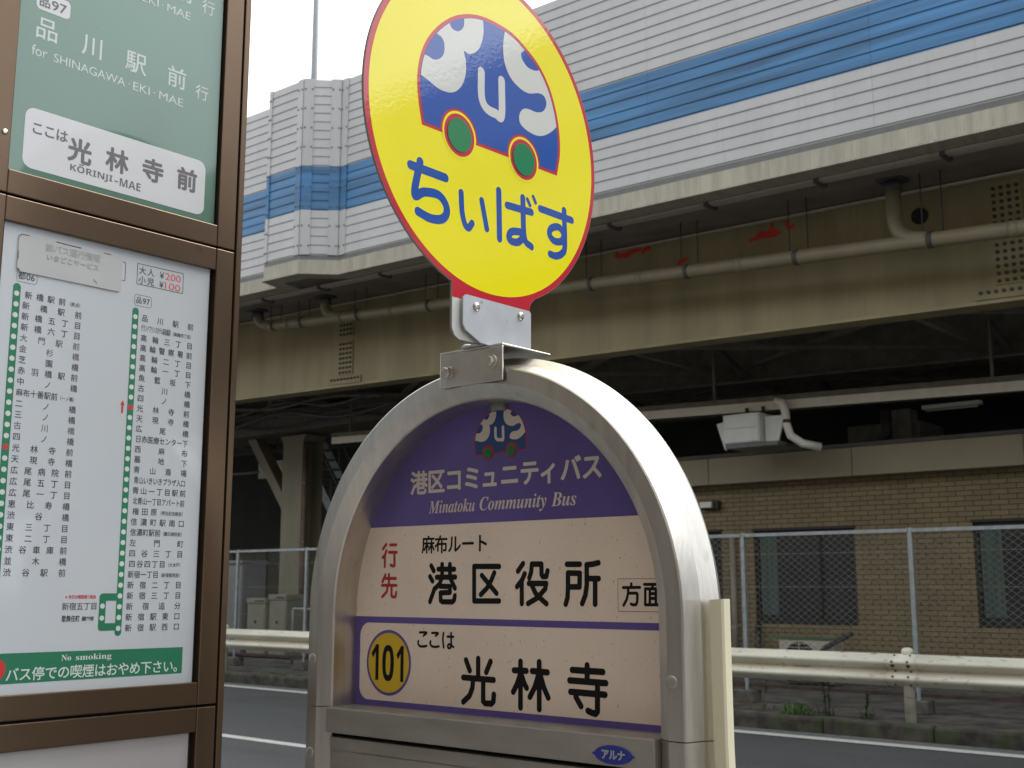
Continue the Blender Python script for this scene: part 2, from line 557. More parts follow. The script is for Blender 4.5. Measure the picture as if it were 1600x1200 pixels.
# ------------------------------------------------------------------ the community bus sign: arched aluminium stand
M = {}
M['alu'] = mat('brushed_aluminium', (0.5925, 0.5646, 0.5199), rough=0.36, metal=1.0, var=0.07, scale=14, stretch=(6, 6, 0.5), bump=0.05, bscale=60, rvar=0.07)
speckle(M['alu'], (0.16, 0.145, 0.12), scale=38, lo=0.66, hi=0.78, amount=0.35, stretch=(1, 1, .5))
M['alu_dull'] = mat('dull_aluminium', (0.40, 0.375, 0.34), rough=0.5, metal=0.85, var=0.10, scale=11, stretch=(1, 4, 4), bump=0.04, bscale=70, rvar=0.06)
M['steel'] = mat('stainless_steel', (0.58, 0.55, 0.50), rough=0.36, metal=1.0, var=0.08, scale=30, bump=0.05, bscale=90, rvar=0.08)
M['bracket'] = mat('painted_bracket', (0.429, 0.4524, 0.4836), rough=0.5, metal=0.3, var=0.08, scale=25, bump=0.03, bscale=80)
speckle(M['bracket'], (0.12, 0.12, 0.13), scale=70, lo=0.69, hi=0.78, amount=0.6)
M['plate_white'] = mat('sign_face_offwhite', (0.8034, 0.6656, 0.5489), rough=0.45, var=0.05, scale=7)
speckle(M['plate_white'], (0.16, 0.10, 0.06), scale=260, lo=0.665, hi=0.72, amount=0.6, stretch=(1.3, 1, 0.8))
M['purple'] = mat('sign_face_purple', (0.1074, 0.07141, 0.2773), rough=0.36, var=0.10, scale=9)
speckle(M['purple'], (0.25, 0.2, 0.22), scale=420, lo=0.75, hi=0.82, amount=0.35)
M['ink'] = mat('black_lettering', (0.010, 0.0095, 0.009), rough=0.6, var=0.1, spec=0.15)
M['red_ink'] = mat('red_lettering', (0.42, 0.018, 0.022), rough=0.5, var=0.08)
M['pale_ink'] = mat('pale_lettering', (0.6272, 0.5488, 0.4816), rough=0.5, var=0.06)
M['yellow_dull'] = mat('yellow_spot', (0.66, 0.43, 0.015), rough=0.5, var=0.06)
M['blue_dull'] = mat('emblem_blue', (0.013, 0.05, 0.19), rough=0.45, var=0.06)
M['green_dull'] = mat('emblem_green', (0.01, 0.15, 0.05), rough=0.45, var=0.06)
# the round plate is glossy sheeting with a fine orange-peel
PEEL = dict(coat=1.0, bump=0.014, bscale=190, spec=0.08, rough=0.5)
M['d_yellow'] = mat('disc_yellow', (0.82, 0.73, 0.003), var=0.02, scale=6, **PEEL)
M['d_red'] = mat('disc_red', (0.4836, 0.01716, 0.0351), var=0.04, scale=6, **PEEL)
M['d_blue'] = mat('disc_blue', (0.009984, 0.06961, 0.3432), var=0.04, scale=6, **PEEL)
M['d_white'] = mat('disc_white', (0.5772, 0.585, 0.5616), var=0.03, scale=6, **PEEL)
M['d_green'] = mat('disc_green', (0.00936, 0.195, 0.0663), var=0.04, scale=6, **PEEL)
M['d_back'] = mat('disc_edge', (0.25, 0.22, 0.2), rough=0.5, var=0.1)
M['cream'] = mat('cream_plastic', (0.70, 0.66, 0.475), rough=0.55, var=0.07, scale=10, stretch=(1, 1, 0.3), bump=0.06, bscale=25)
M['badge'] = mat('badge_blue', (0.025, 0.035, 0.30), rough=0.3, var=0.1)
M['dark_gap'] = mat('dark_gap', (0.015, 0.013, 0.012), rough=0.8, var=0.2)

CX, CZ, YF = -0.923, 1.52, 1.0
sign = thing('bus_stop_sign', (CX, 1.05, 0.15),
             'arched aluminium bus stop sign with a purple face and a round yellow disc on top', 'bus stop sign')

PROF = [(.2805, 1.0005), (.2822, 1.0020), (.2882, 1.0245), (.2892, 1.0262), (.2984, 1.0430), (.2980, 1.0460), (.2885, 1.0600), (.2785, 1.0800), (.2760, 1.0820),
        (.2615, 1.0820), (.2475, 1.0800), (.2460, 1.0780),
        (.2460, 1.013), (.2475, 1.011), (.2615, 1.0015), (.2630, 1.0005)]


def sweep(mb, path):
    """path: list of (x, z, nx, nz): ring centre and outward direction"""
    n = len(PROF)
    i0 = len(mb.v)
    for cx, cz, nx, nz in path:
        for r, y in PROF:
            mb.v.append((cx + nx * r, y, cz + nz * r))
    for k in range(len(path) - 1):
        for j in range(n):
            mb.f.append((i0 + k * n + j, i0 + k * n + (j + 1) % n, i0 + (k + 1) * n + (j + 1) % n, i0 + (k + 1) * n + j))
            mb.sm.append(False)
    mb.f.append(tuple(i0 + j for j in range(n)))
    mb.f.append(tuple(i0 + (len(path) - 1) * n + j for j in range(n))[::-1])
    mb.sm += [False, False]


mb = MB()
path = [(CX, 1.4025, -1, 0)]
for k in range(97):
    t = math.pi - math.pi * k / 96
    path.append((CX, CZ, math.cos(t), math.sin(t)))
path.append((CX, 1.4025, 1, 0))
sweep(mb, path)
arch = mb.build('arch_frame', M['alu'], sign)
# smooth along the sweep, crisp across the profile
bm = bmesh.new()
bm.from_mesh(arch.data)
for f in bm.faces:
    f.smooth = True
for e in bm.edges:
    e.smooth = e.calc_face_angle(0) < math.radians(14)
bm.to_mesh(arch.data)
bm.free()
for s in (-1, 1):
    mb = MB()
    sweep(mb, [(CX, 1.4015, s, 0), (CX, 0.15, s, 0)])
    mb.build('post', M['alu'], sign)

PL = Art((CX, 1.05, CZ), (1, 0, 0), (0, 0, 1), 0.001)
# face plate: an arched sheet, then its printed layers
outline = [(-247, -120), (247, -120)] + [(247 * math.cos(math.radians(a)), 247 * math.sin(math.radians(a))) for a in range(0, 181, 3)]
mb = MB()
PL.slab(mb, outline, -0.003, 0.0)
plate = mb.build('face_plate', M['plate_white'], sign)
mb = MB()
top = [(r, t) for r, t in outline[2:] if t >= 105.4]
xe = math.sqrt(246.6 ** 2 - 105.4 ** 2)
PL.poly(mb, [(-xe, 105.4), (xe, 105.4)] + [(a * .9985, max(105.4, b * .9985)) for a, b in top], 0.0002)
PL.field(mb, lambda U, V: np.maximum(np.maximum(np.abs(U) - 246.6, V + 7.2),
         np.maximum(-119.6 - V, -(np.hypot(np.maximum(np.abs(U - 41) - 262.5, 0), np.maximum(np.abs(V + 62.6) - 31.2, 0)) - 16.5))),
         (-248, -121, 248, -5), 1.0, 0.0002)
# ring of the stop number
PL.field(mb, f_circle((-184.8, -63.6), 40.2), (-227, -106, -143, -21), 1.0, 0.0003)
mb.build('purple_print', M['purple'], plate, fix=False)
mb = MB()
PL.field(mb, f_circle((-184.8, -63.6), 36.6), (-227, -106, -143, -21), 1.0, 0.0005)
mb.build('number_spot', M['yellow_dull'], plate, fix=False)
mb = MB()
PL.field(mb, f_strokes(BIG_A, 6.4), bb([p for s in BIG_A for p in s], 5), 0.55, 0.0004)
PL.field(mb, f_strokes(BIG_B, 7.0), bb([p for s in BIG_B for p in s], 5), 0.55, 0.0004)
PL.field(mb, lambda U, V: np.maximum(f_strokes(HOU, 3.3)(U, V), U - 246), bb([p for s in HOU for p in s], 3), 0.4, 0.0006)
PL.field(mb, f_strokes(KOKO, 2.9, True), bb([p for s in KOKO for p in s], 3), 0.35, 0.0004)
mb.build('stop_lettering', M['ink'], plate, fix=False)
mb = MB()
row(mb, PL, '麻布ルート', -117.3, -28.0, 81.0, 23.0, 0.0004, off=0.022)
mb.build('route_lettering', M['ink'], plate, fix=False)
mb = MB()
fit(mb, PL, '𝟭', -216.0, -85.6, -202.6, -41.5, 0.0007)
fit(mb, PL, '𝟬', -196.0, -86.2, -174.8, -42.0, 0.0007)
fit(mb, PL, '𝟭', -170.5, -86.0, -157.6, -42.4, 0.0007)
mb.build('stop_number', M['ink'], plate, fix=False)
mb = MB()
PL.field(mb, f_strokes(REDK, 3.9), bb([p for s in REDK for p in s], 3), 0.4, 0.0004)
mb.build('red_lettering', M['red_ink'], plate, fix=False)
mb = MB()
CH = '港区コミュニティバス'
cw = 302.0 / 10
for k, ch in enumerate(CH):
    wx = 1.0 if ch not in 'ュィ' else 0.95
    cjk(mb, PL, ch, -150 + cw * (k + 0.5) - (1.5 if ch in 'ュィ' else 0), 160.0 + (k - 4.5) * 0.35, 31.0, 0.0004, off=0.03, wx=wx)
mb.build('title_lettering', M['pale_ink'], plate, fix=False)
mb = MB()
fit(mb, PL, '𝑴𝒊𝒏𝒂𝒕𝒐𝒌𝒖', -117, 119.5, -39.5, 135.5, 0.0004)
fit(mb, PL, '𝑪𝒐𝒎𝒎𝒖𝒏𝒊𝒕𝒚', -31.5, 115.5, 71.5, 136.0, 0.0004)
fit(mb, PL, '𝑩𝒖𝒔', 78.5, 120.0, 114.5, 135.7, 0.0004)
mb.build('subtitle_lettering', M['pale_ink'], plate, fix=False)
# pasted-on strip carrying the last two characters
mb = MB()
PL.slab(mb, [(170, 4.5), (246, 4.5), (246, 38.6), (170, 38.6)], 0.00005, 0.0004)
mb.build('patch_sticker', mat('patch_paper', (0.7793, 0.6456, 0.5324), rough=0.5, var=0.05, scale=8), plate)
mb = MB()
for a, b, c, d in ((169.5, 4, 246, 4.7), (169.5, 38.2, 246, 38.9), (169.3, 4, 170, 38.9)):
    PL.poly(mb, [(a, b), (c, b), (c, d), (a, d)], 0.00052)
mb.build('patch_edge', mat('patch_dirt', (0.30, 0.20, 0.12), rough=0.7, var=0.3, scale=60), plate, fix=False)


def emblem(art, parent, mats, h, halo):
    body = f_poly([(-117, -60), (-117.5, -36)] + smooth_line(BUS_BODY) + [(125.5, -30), (125, -60)], False)
    # straight sill between the wheels
    w = BUS_WHEELS
    box = bb(BUS_BODY, 12)
    arches = lambda r: (lambda U, V: np.minimum(f_circle(w[0], r)(U, V), f_circle(w[1], r)(U, V)))
    sill = lambda U, V: -(V + 12.6 - (U + 118) * 0.0245)
    bodyc = lambda U, V: np.maximum(body(U, V), sill(U, V))
    st = 0.8
    m = MB()
    art.field(m, lambda U, V: np.minimum(np.maximum(bodyc(U, V), -1e9), np.maximum(arches(32)(U, V), sill(U, V))), box, st, h)
    art.field(m, arches(25.6), (box[0], -40, box[2], 40), st, h + 0.0004)
    m.build('emblem_outline', mats[0], parent, fix=False)
    m = MB()
    inner = lambda U, V: np.maximum(np.maximum(body(U, V) + 4.6, sill(U, V) + 4.2), -(arches(31.5)(U, V)))
    art.field(m, inner, box, st, h + 0.0002)
    m.build('emblem_body', mats[1], parent, fix=False)
    m = MB()
    art.field(m, lambda U, V: np.maximum(f_poly(BUS_B)(U, V), inner(U, V) + 0.6), box, st, h + 0.0004)
    art.field(m, lambda U, V: np.maximum(f_poly(BUS_S)(U, V), inner(U, V) + 0.6), box, st, h + 0.0004)
    art.field(m, f_strokes([BUS_U], 12.2, True), bb(BUS_U, 10), 0.6, h + 0.0004)
    m.build('emblem_letters', mats[2], parent, fix=False)
    if halo:
        for c in w:
            m = MB()
            art.field(m, f_circle(c, 28.6), (c[0] - 32, c[1] - 32, c[0] + 32, c[1] + 32), st, h + 0.0003)
            m.build('wheel_halo', halo, parent, fix=False)
    for c in w:
        m = MB()
        art.field(m, f_circle(c, 20.4), (c[0] - 24, c[1] - 24, c[0] + 24, c[1] + 24), st, h + 0.0006)
        m.build('emblem_wheel', mats[3], parent, fix=False)


EM = Art(PL.p(-0.2, 190), (1, 0, 0), (0, 0, 1), 0.001 * 0.322)
M['red_dull'] = mat('emblem_red', (0.33, 0.02, 0.035), rough=0.45, var=0.06)
emblem(EM, plate, (M['red_dull'], M['blue_dull'], M['pale_ink'], M['green_dull']), 0.0004, None)

# rail under the face, door below it
mb = MB()
mb.box(CX - .2455, CX + .2455, 1.001, 1.078, 1.372, 1.4025, bev=0.0015)
rail = mb.build('cross_rail', M['alu_dull'], sign)
BA = Art((CX, 1.001, 1.52), (1, 0, 0), (0, 0, 1), 0.001)
mb = MB()
BA.slab(mb, [(196 + 23 * math.cos(t * math.pi / 24), -136.5 + 9.2 * math.sin(t * math.pi / 24)) for t in range(48)], 0.0, 0.0012)
bdg = mb.build('maker_badge', M['badge'], rail)
mb = MB()
row(mb, BA, 'アルナ', 186.5, 206.5, -136.5, 10.5, 0.0014, off=0.04)
mb.build('badge_lettering', mat('badge_silver', (0.6, 0.6, 0.58), rough=0.3, metal=0.6, var=0.1), bdg, fix=False)
mb = MB()
for uu in (171.5, 220.5):
    mb.lathe(BA.p(uu, -136.5, 0), (0, -1, 0), [(0, .0014), (.0008, .0014), (.0012, .0008)], 10)
mb.build('badge_rivet', M['badge'], rail)
mb = MB()
mb.box(CX - .2415, CX + .2415, 1.008, 1.078, 0.35, 1.3665, bev=0.001)
door = mb.build('lower_door', M['alu_dull'], sign)
mb = MB()
mb.box(CX - .205, CX + .205, 1.0065, 1.0075, 0.40, 1.3505)
mb.box(CX - .2412, CX + .2412, 1.0065, 1.0075, 1.3525, 1.366)
mb.build('door_facing', M['alu_dull'], door)
mb = MB()
mb.box(CX - .2445, CX + .2445, 1.02, 1.077, 1.3668, 1.3718)
mb.build('shadow_gap', M['dark_gap'], door)
mb = MB()
mb.box(CX - .33, CX + .33, .93, 1.17, .15, .20, bev=.01)
mb.build('base_block', mat('base_concrete', (0.3, 0.29, 0.27), rough=0.9, var=0.2, scale=20, bump=0.3), sign)
for x, z in ((-1.195 + .0, 1.460), (-1.1955, 1.345), (-0.6555, 1.458), (-0.6555, 1.300)):
    mb = MB()
    mb.lathe((x, 1.0005, z), (0, -1, 0), [(0, .0070), (.0005, .0069), (.0012, .0055), (.0017, .003), (.0018, .0005)], 18)
    mb.build('dome_rivet', M['alu_dull'], sign)

# saddle clamp over the crown and the little L-bracket holding the disc
mb = MB()
mb.box(-0.9695, -0.8705, .9945, .9975, 1.782, 1.8224, bev=0.001)
mb.box(-0.9695, -0.8705, .9945, 1.083, 1.8226, 1.8254, bev=0.001)
clamp = mb.build('saddle_clamp', M['steel'], sign)
for x, z in ((-0.955, 1.7995), (-0.8865, 1.805)):
    mb = MB()
    mb.lathe((x, .9945, z), (0, -1, 0), [(0, .0082), (.0012, .0085), (.0016, .0078)], 18)
    mb.lathe((x, .9929, z), (0, -1, 0), [(0, .0068), (.0044, .0068), (.0054, .0056)], 6, smooth=False)
    mb.build('hex_bolt', M['steel'], clamp)
mb = MB()
mb.lathe((-.923, 1.05, 1.757), (0, 0, 1), [(0, .0105), (.001, .0115), (.0095, .0115), (.0105, .0105)], 18)
mb.build('crown_nut', mat('grey_nut', (0.22, 0.22, 0.2), rough=0.5, metal=0.5, var=0.15), sign)

DC = Art((-0.9, 1.008, 2.076), (0, 1, 0), (0, 0, 1), 0.001)
tab = [(-66.5, -250 + 12), (-62, -246), (-54, -250), (66, -250), (69.5, -246), (70, -198), (70.8, -190), (74, -184.2), (81, -177.8)]
ang = [math.degrees(math.atan2(-190.3, 81)), math.degrees(math.atan2(-195.8, -66.5)) + 360]
rim = tab + [(206.8 * math.cos(math.radians(a)), 12.5 + 206.8 * math.sin(math.radians(a))) for a in np.linspace(ang[0], ang[1], 120)]
mb = MB()
DC.slab(mb, rim, -0.003, -0.0001)
disc = mb.build('disc_plate', M['d_back'], sign)


def f_rim(shr):
    f = f_poly(rim, False)
    return lambda U, V: f(U, V) + shr


mb = MB()
DC.field(mb, lambda U, V: np.maximum(f_rim(0.4)(U, V), -(V + 201.5)), (-212, -255, 212, 224), 1.5, 0.0001)
mb.build('red_rim', M['d_red'], disc, fix=False)
mb = MB()
DC.field(mb, lambda U, V: np.maximum(f_rim(0.6)(U, V), V + 202), (-80, -255, 100, -195), 1.2, 0.0001)
mb.build('white_tab', M['d_white'], disc, fix=False)
mb = MB()
DC.field(mb, f_circle((0, 12.5), 199.3), (-210, -210, 210, 216), 1.5, 0.0003)
mb.build('yellow_face', M['d_yellow'], disc, fix=False)
emblem(DC, disc, (M['d_red'], M['d_blue'], M['d_white'], M['d_green']), 0.0005, M['d_yellow'])
mb = MB()
DC.field(mb, f_strokes(KANA_A, 10.6, True), bb([p for s in KANA_A for p in s], 8), 0.8, 0.0005)
DC.field(mb, f_strokes(KANA_B, 8.6, True), bb([p for s in KANA_B for p in s], 8), 0.8, 0.0005)
DC.field(mb, f_strokes(KANA_C, 9.6, True), bb([p for s in KANA_C for p in s], 8), 0.8, 0.0005)
DC.field(mb, f_strokes(DAK, 5.4), bb([p for s in DAK for p in s], 6), 0.8, 0.0007)
mb.build('blue_lettering', M['d_blue'], disc, fix=False)
mb = MB()
LB = Art((-0.894, 1.008, 2.076), (0, 1, 0), (0, 0, 1), 0.001)
LB.slab(mb, [(-50, -238), (-24, -249.8), (64, -249.8), (66, -248), (66, -199), (64, -197), (-49, -197), (-54, -201), (-54, -232)], -0.0025, 0.0)
mb.box(-0.932, -0.8945, .990, 1.072, 1.8256, 1.8276, bev=.0008)
br = mb.build('angle_bracket', M['bracket'], sign)
for u, v in ((-32.0, -208.5), (46.5, -206.0)):
    mb = MB()
    mb.lathe(LB.p(u, v, 0), (1, 0, 0), [(0, .0052), (.0008, .0052), (.0024, .004), (.003, .0022)], 16)
    mb.build('pan_screw', M['steel'], br)
mb = MB()
mb.lathe((-.932, 1.003, 1.8277), (0, 0, 1), [(0, .006), (.003, .006), (.0045, .004)], 6, smooth=False)
mb.build('hex_bolt', M['steel'], clamp)

# cream edging strip pushed against the outer side of the right post
mb = MB()
zs = [0.3, 0.7, 1.1, 1.30, 1.34, 1.37, 1.40, 1.44, 1.50, 1.5375]
dx = [.001, .001, .001, .0015, .0028, .0018, .0004, 0, -.0003, 0]
n0 = len(mb.v)
for z, d in zip(zs, dx):
    x0, x1 = -.6240 + d, -.6085 + d * .5
    for p in ((x0, 1.0235), (x0 + .001, 1.0225), (x1 - .002, 1.0225), (x1, 1.0245), (x1, 1.036), (x1 - .003, 1.036), (x1 - .003, 1.0275), (x0, 1.0275)):
        mb.v.append((p[0], p[1], z + (.0008 if z > 1.53 and p[0] > -.612 else 0)))
for k in range(len(zs) - 1):
    for j in range(8):
        mb.f.append((n0 + k * 8 + j, n0 + k * 8 + (j + 1) % 8, n0 + (k + 1) * 8 + (j + 1) % 8, n0 + (k + 1) * 8 + j))
        mb.sm.append(False)
e = n0 + (len(zs) - 1) * 8
for idx in ((0, 1, 2, 7), (2, 3, 6, 7), (3, 4, 5, 6)):
    mb.f.append(tuple(e + j for j in idx))
    mb.sm.append(False)
mb.build('edge_strip', M['cream'], sign)

# ------------------------------------------------------------------ the brown route board on the left
M['bronze'] = mat('bronze_anodised', (0.1385, 0.09298, 0.06047), rough=0.30, metal=0.7, var=0.06, scale=5, bump=0.015, bscale=30, rvar=0.05)
speckle(M['bronze'], (0.05, 0.035, 0.025), scale=55, lo=0.72, hi=0.80, amount=0.5)
M['bronze_dark'] = mat('bronze_shadow_line', (0.012, 0.010, 0.009), rough=0.7, var=0.1)
M['panel_green'] = mat('panel_green', (0.0702, 0.179, 0.1299), rough=0.42, var=0.10, scale=4, coat=1.0, spec=0.5)
speckle(M['panel_green'], (0.05, 0.07, 0.05), scale=45, lo=0.72, hi=0.82, amount=0.5)
M['panel_white'] = mat('panel_white', (0.5148, 0.5534, 0.592), rough=0.45, var=0.025, scale=4, coat=0.6)
speckle(M['panel_white'], (0.35, 0.36, 0.36), scale=90, lo=0.74, hi=0.84, amount=0.35)
M['tx'] = mat('grey_lettering', (0.055, 0.055, 0.065), rough=0.55, var=0.1)
M['tx_mid'] = mat('faded_grey_lettering', (0.1326, 0.1287, 0.1404), rough=0.55, var=0.1)
M['tx_white'] = mat('white_lettering', (0.5616, 0.624, 0.6084), rough=0.5, var=0.04)
M['line_green'] = mat('route_green', (0.012, 0.17, 0.085), rough=0.5, var=0.08)
M['tx_red'] = mat('red_route_mark', (0.55, 0.03, 0.035), rough=0.5, var=0.06)
M['tx_pink'] = mat('faded_red_lettering', (0.62, 0.12, 0.13), rough=0.5, var=0.06)
M['sticker'] = mat('worn_sticker', (0.4368, 0.4485, 0.4524), rough=0.5, var=0.05, scale=14)
M['faint'] = mat('worn_off_lettering', (0.363, 0.3745, 0.3784), rough=0.55, var=0.04, scale=20)
M['lower_grey'] = mat('lower_panel_grey', (0.39, 0.3744, 0.3744), rough=0.55, var=0.06, scale=3)
M['pill_white'] = mat('name_panel_white', (0.6084, 0.624, 0.6474), rough=0.42, var=0.03, scale=5, coat=0.3)

board = thing('route_board', (-1.36, 0.759, 0.15),
              'brown framed bus stop board with a green destination panel above a white route chart', 'bus stop board')
XF = -1.30


def frame_piece(name, y0, y1, z0, z1, x0=-1.42, x1=XF, bev=0.0012, m='bronze'):
    b = MB()
    b.box(x0, x1, y0, y1, z0, z1, bev=bev)
    return b.build(name, M[m], board)


for z0, z1 in ((0.15, 1.4005), (1.4035, 1.9985), (2.0012, 2.90)):
    frame_piece('post', .560, .6125, z0, z1)
    frame_piece('post', .9035, .9315, z0, z1)
frame_piece('corner_trim', .9345, .9435, 0.15, 2.90)
frame_piece('joint_core', .57, .9338, 0.2, 2.88, x0=-1.415, x1=XF - .012, bev=0, m='bronze_dark')
for z0, z1 in ((2.0012, 2.0305), (2.80, 2.90), (1.9685, 1.9985), (1.4035, 1.4315), (1.3705, 1.4005), (.30, .35)):
    frame_piece('rail', .6127, .9033, z0, z1, x1=XF - .0005)
frame_piece('cap', .55, .95, 2.9005, 2.93)
frame_piece('foot', .54, .96, .1505, .19, x0=-1.45, x1=-1.27)

PB = Art((-1.306, 0, 1.55), (0, 1, 0), (0, 0, 1), 1.0046)
Z = lambda z: z - 1.55


def panel(name, y0, y1, z0, z1, m):
    b = MB()
    PB.slab(b, [(y0, Z(z0)), (y1, Z(z0)), (y1, Z(z1)), (y0, Z(z1))], -0.003, 0.0)
    return b.build(name, M[m], board)


# destination panel
gp = panel('destination_panel', .612, .8962, 2.0285, 2.80, 'panel_green')
mb = MB()
PB.poly(mb, rrect(.6275, Z(2.0375), .8795, Z(2.1125), .012), 0.0003)
mb.build('name_panel', M['pill_white'], gp, fix=False)
mb = MB()
PB.poly(mb, rrect(.631, Z(2.2385), .6745, Z(2.262), .006), 0.0003)
mb.build('route_number_plate', M['pill_white'], gp, fix=False)
mb = MB()
row(mb, PB, '品川駅前', .6465, .8285, Z(2.2155), .0305, 0.0003, off=0.012, wx=1.02)
cjk(mb, PB, '行', .8685, Z(2.2075), .0215, 0.0003, off=0.008)
fit(mb, PB, 'for', .6295, Z(2.1785), .649, Z(2.1915), 0.0003)
fit(mb, PB, 'SHINAGAWA', .6575, Z(2.1785), .754, Z(2.1895), 0.0003)
fit(mb, PB, 'EKI', .7655, Z(2.1785), .7895, Z(2.1895), 0.0003)
fit(mb, PB, 'MAE', .8035, Z(2.1785), .840, Z(2.1895), 0.0003)
for y in (.7598, .7965):
    PB.poly(mb, rrect(y - .0014, Z(2.1833), y + .0014, Z(2.1847), .0006), 0.0003)
mb.build('destination_lettering', M['tx_white'], gp, fix=False)
mb = MB()
row(mb, PB, '新橋駅前', .6505, .8325, Z(2.3405), .0305, 0.0003, off=0.012, wx=1.02)
cjk(mb, PB, '行', .8725, Z(2.3325), .0215, 0.0003, off=0.008)
fit(mb, PB, 'for', .6335, Z(2.3035), .653, Z(2.3165), 0.0003)
fit(mb, PB, 'SHIMBASHI', .6635, Z(2.3035), .760, Z(2.3145), 0.0003)
fit(mb, PB, 'EKI', .7715, Z(2.3035), .7955, Z(2.3145), 0.0003)
fit(mb, PB, 'MAE', .8085, Z(2.3035), .845, Z(2.3145), 0.0003)
for y in (.7658, .802):
    PB.poly(mb, rrect(y - .0014, Z(2.3083), y + .0014, Z(2.3097), .0006), 0.0003)
mb.build('destination_lettering', M['tx_white'], gp, fix=False)
mb = MB()
for ch, y, z in zip('光林寺前', (.699, .7495, .8005, .8515), (2.0755, 2.0775, 2.0785, 2.0800)):
    cjk(mb, PB, ch, y, Z(z), .0320, 0.0005, off=0.033)
mb.build('name_lettering', M['tx_mid'], gp, fix=False)
mb = MB()
row(mb, PB, 'ここは', .6435, .6745, Z(2.0885), .0168, 0.0005, off=0.02)
mb.build('here_is_lettering', M['tx_mid'], gp, fix=False)
mb = MB()
fit(mb, PB, '𝗞𝗢𝗥𝗜𝗡𝗝𝗜', .6875, Z(2.0465), .7445, Z(2.0572), 0.0005)
PB.poly(mb, [(.6990, Z(2.0584)), (.7050, Z(2.0584)), (.7050, Z(2.0598)), (.6990, Z(2.0598))], 0.0005)
fit(mb, PB, '𝗠𝗔𝗘', .7545, Z(2.0465), .784, Z(2.0570), 0.0005)
PB.poly(mb, rrect(.7472, Z(2.0503), .7522, Z(2.0519), .0004), 0.0005)
mb.build('name_lettering', M['tx_mid'], gp, fix=False)
mb = MB()
cjk(mb, PB, '品', .6415, Z(2.2495), .0150, 0.0005, off=0.02)
fit(mb, PB, '97', .6505, Z(2.2435), .6695, Z(2.2555), 0.0005, off=0.015)
mb.build('route_number', M['tx_mid'], gp, fix=False)

# route chart
rp = panel('route_panel', .6126, .8935, 1.4310, 1.9690, 'panel_white')
LEFT = ['新橋駅前|（終点）', '新橋駅前', '新橋五丁目', '新橋六丁目', '大門駅前', '金杉橋', '芝園橋', '赤羽橋駅前', '中ノ橋', '麻布十番駅前|（一ノ橋）', '二ノ橋', '三ノ橋',
        '古川橋', '四ノ橋', '光林寺前', '天現寺橋', '広尾病院前', '広尾五丁目', '広尾一丁目', '恵比寿橋', '渋谷橋', '東三丁目', '東二丁目', '渋谷車庫前', '並木橋', '渋谷駅前']
RIGHT = ['品川駅前', 'グランドプリンスホテル新高輪前|（高輪四丁目）', '高輪三丁目', '高輪警察署前', '高輪二丁目', '高輪一丁目', '魚籃坂下', '古川橋', '四ノ橋', '光林寺前', '天現寺橋',
         '広尾橋', '日赤医療センター下', '西麻布', '墓地下', '青山斎場', '青山いきいきプラザ入口', '青山一丁目駅前', '北青山一丁目アパート前', '権田原|（明治記念館前）', '信濃町駅南口',
         '信濃町駅前|（慶応病院前）', '左門町', '四谷三丁目', '四谷四丁目|（大木戸）', '新宿一丁目|（新宿御苑前）', '新宿二丁目', '新宿三丁目', '新宿追分', '新宿駅東口', '新宿駅西口']
mb = MB()
EMR = .0094
faded = MB()


def stops(rows, y0, y1, z0, z1):
    for k, s in enumerate(rows):
        z = Z(z0 + (z1 - z0) * k / (len(rows) - 1))
        a, _, b = s.partition('|')
        tgt = faded if rows is LEFT and k in (4, 5, 12) else mb
        if not b:
            n = len(a)
            pitch = (y1 - y0) / max(1, n - 1)
            row(tgt, PB, a, y0, y1, z, EMR, 0.0003, off=0.012, wx=min(1.0, pitch / EMR * 1.02))
        else:
            small = .0056
            wb = len(b) * small * .86
            ye = y1 + EMR / 2 - wb
            w = ye - (y0 - EMR / 2)
            p = w / len(a)
            row(tgt, PB, a, y0 - EMR / 2 + p / 2, ye - p / 2, z, EMR, 0.0003, off=0.012, wx=min(1.0, p / EMR))
            row(tgt, PB, b, ye + small * .43, y1 + EMR / 2 - small * .43, z - .0006, small, 0.0003, off=0.012, wx=.86)


stops(LEFT, .6448, .7105, 1.8846, 1.5658)
mb.build('stop_list', M['tx'], rp, fix=False)
mb = MB()
stops(RIGHT, .8003, .8676, 1.8838, 1.5010)
mb.build('stop_list', M['tx'], rp, fix=False)
mb = MB()
row(mb, PB, '新宿五丁目', .7175, .7535, Z(1.5275), .0092, 0.0003, off=0.012)
row(mb, PB, '歌舞伎町', .7165, .7335, Z(1.5135), .0080, 0.0003, off=0.02, wx=.7)
row(mb, PB, '（健康プラザ前）', .7385, .7545, Z(1.5132), .0055, 0.0003, off=0.02, wx=.55)
mb.build('detour_stops', M['tx'], rp, fix=False)
mb = MB()
row(mb, PB, '大人', .7935, .8055, Z(1.9445), .0108, 0.0003, off=0.012)
row(mb, PB, '小児', .7935, .8055, Z(1.9322), .0108, 0.0003, off=0.012)
fit(mb, PB, '¥', .8185, Z(1.9400), .8245, Z(1.9482), 0.0003, off=0.012)
fit(mb, PB, '¥', .8185, Z(1.9278), .8245, Z(1.9360), 0.0003, off=0.012)
fare = mb
mb = MB()
cjk(mb, PB, '都', .6375, Z(1.9063), .0098, 0.0003)
fit(mb, PB, '06', .6430, Z(1.9025), .6530, Z(1.9100), 0.0003, off=0.01)
left_no = mb
mb = MB()
cjk(mb, PB, '品', .7905, Z(1.9056), .0092, 0.0003)
fit(mb, PB, '97', .7960, Z(1.9018), .8060, Z(1.9093), 0.0003, off=0.01)


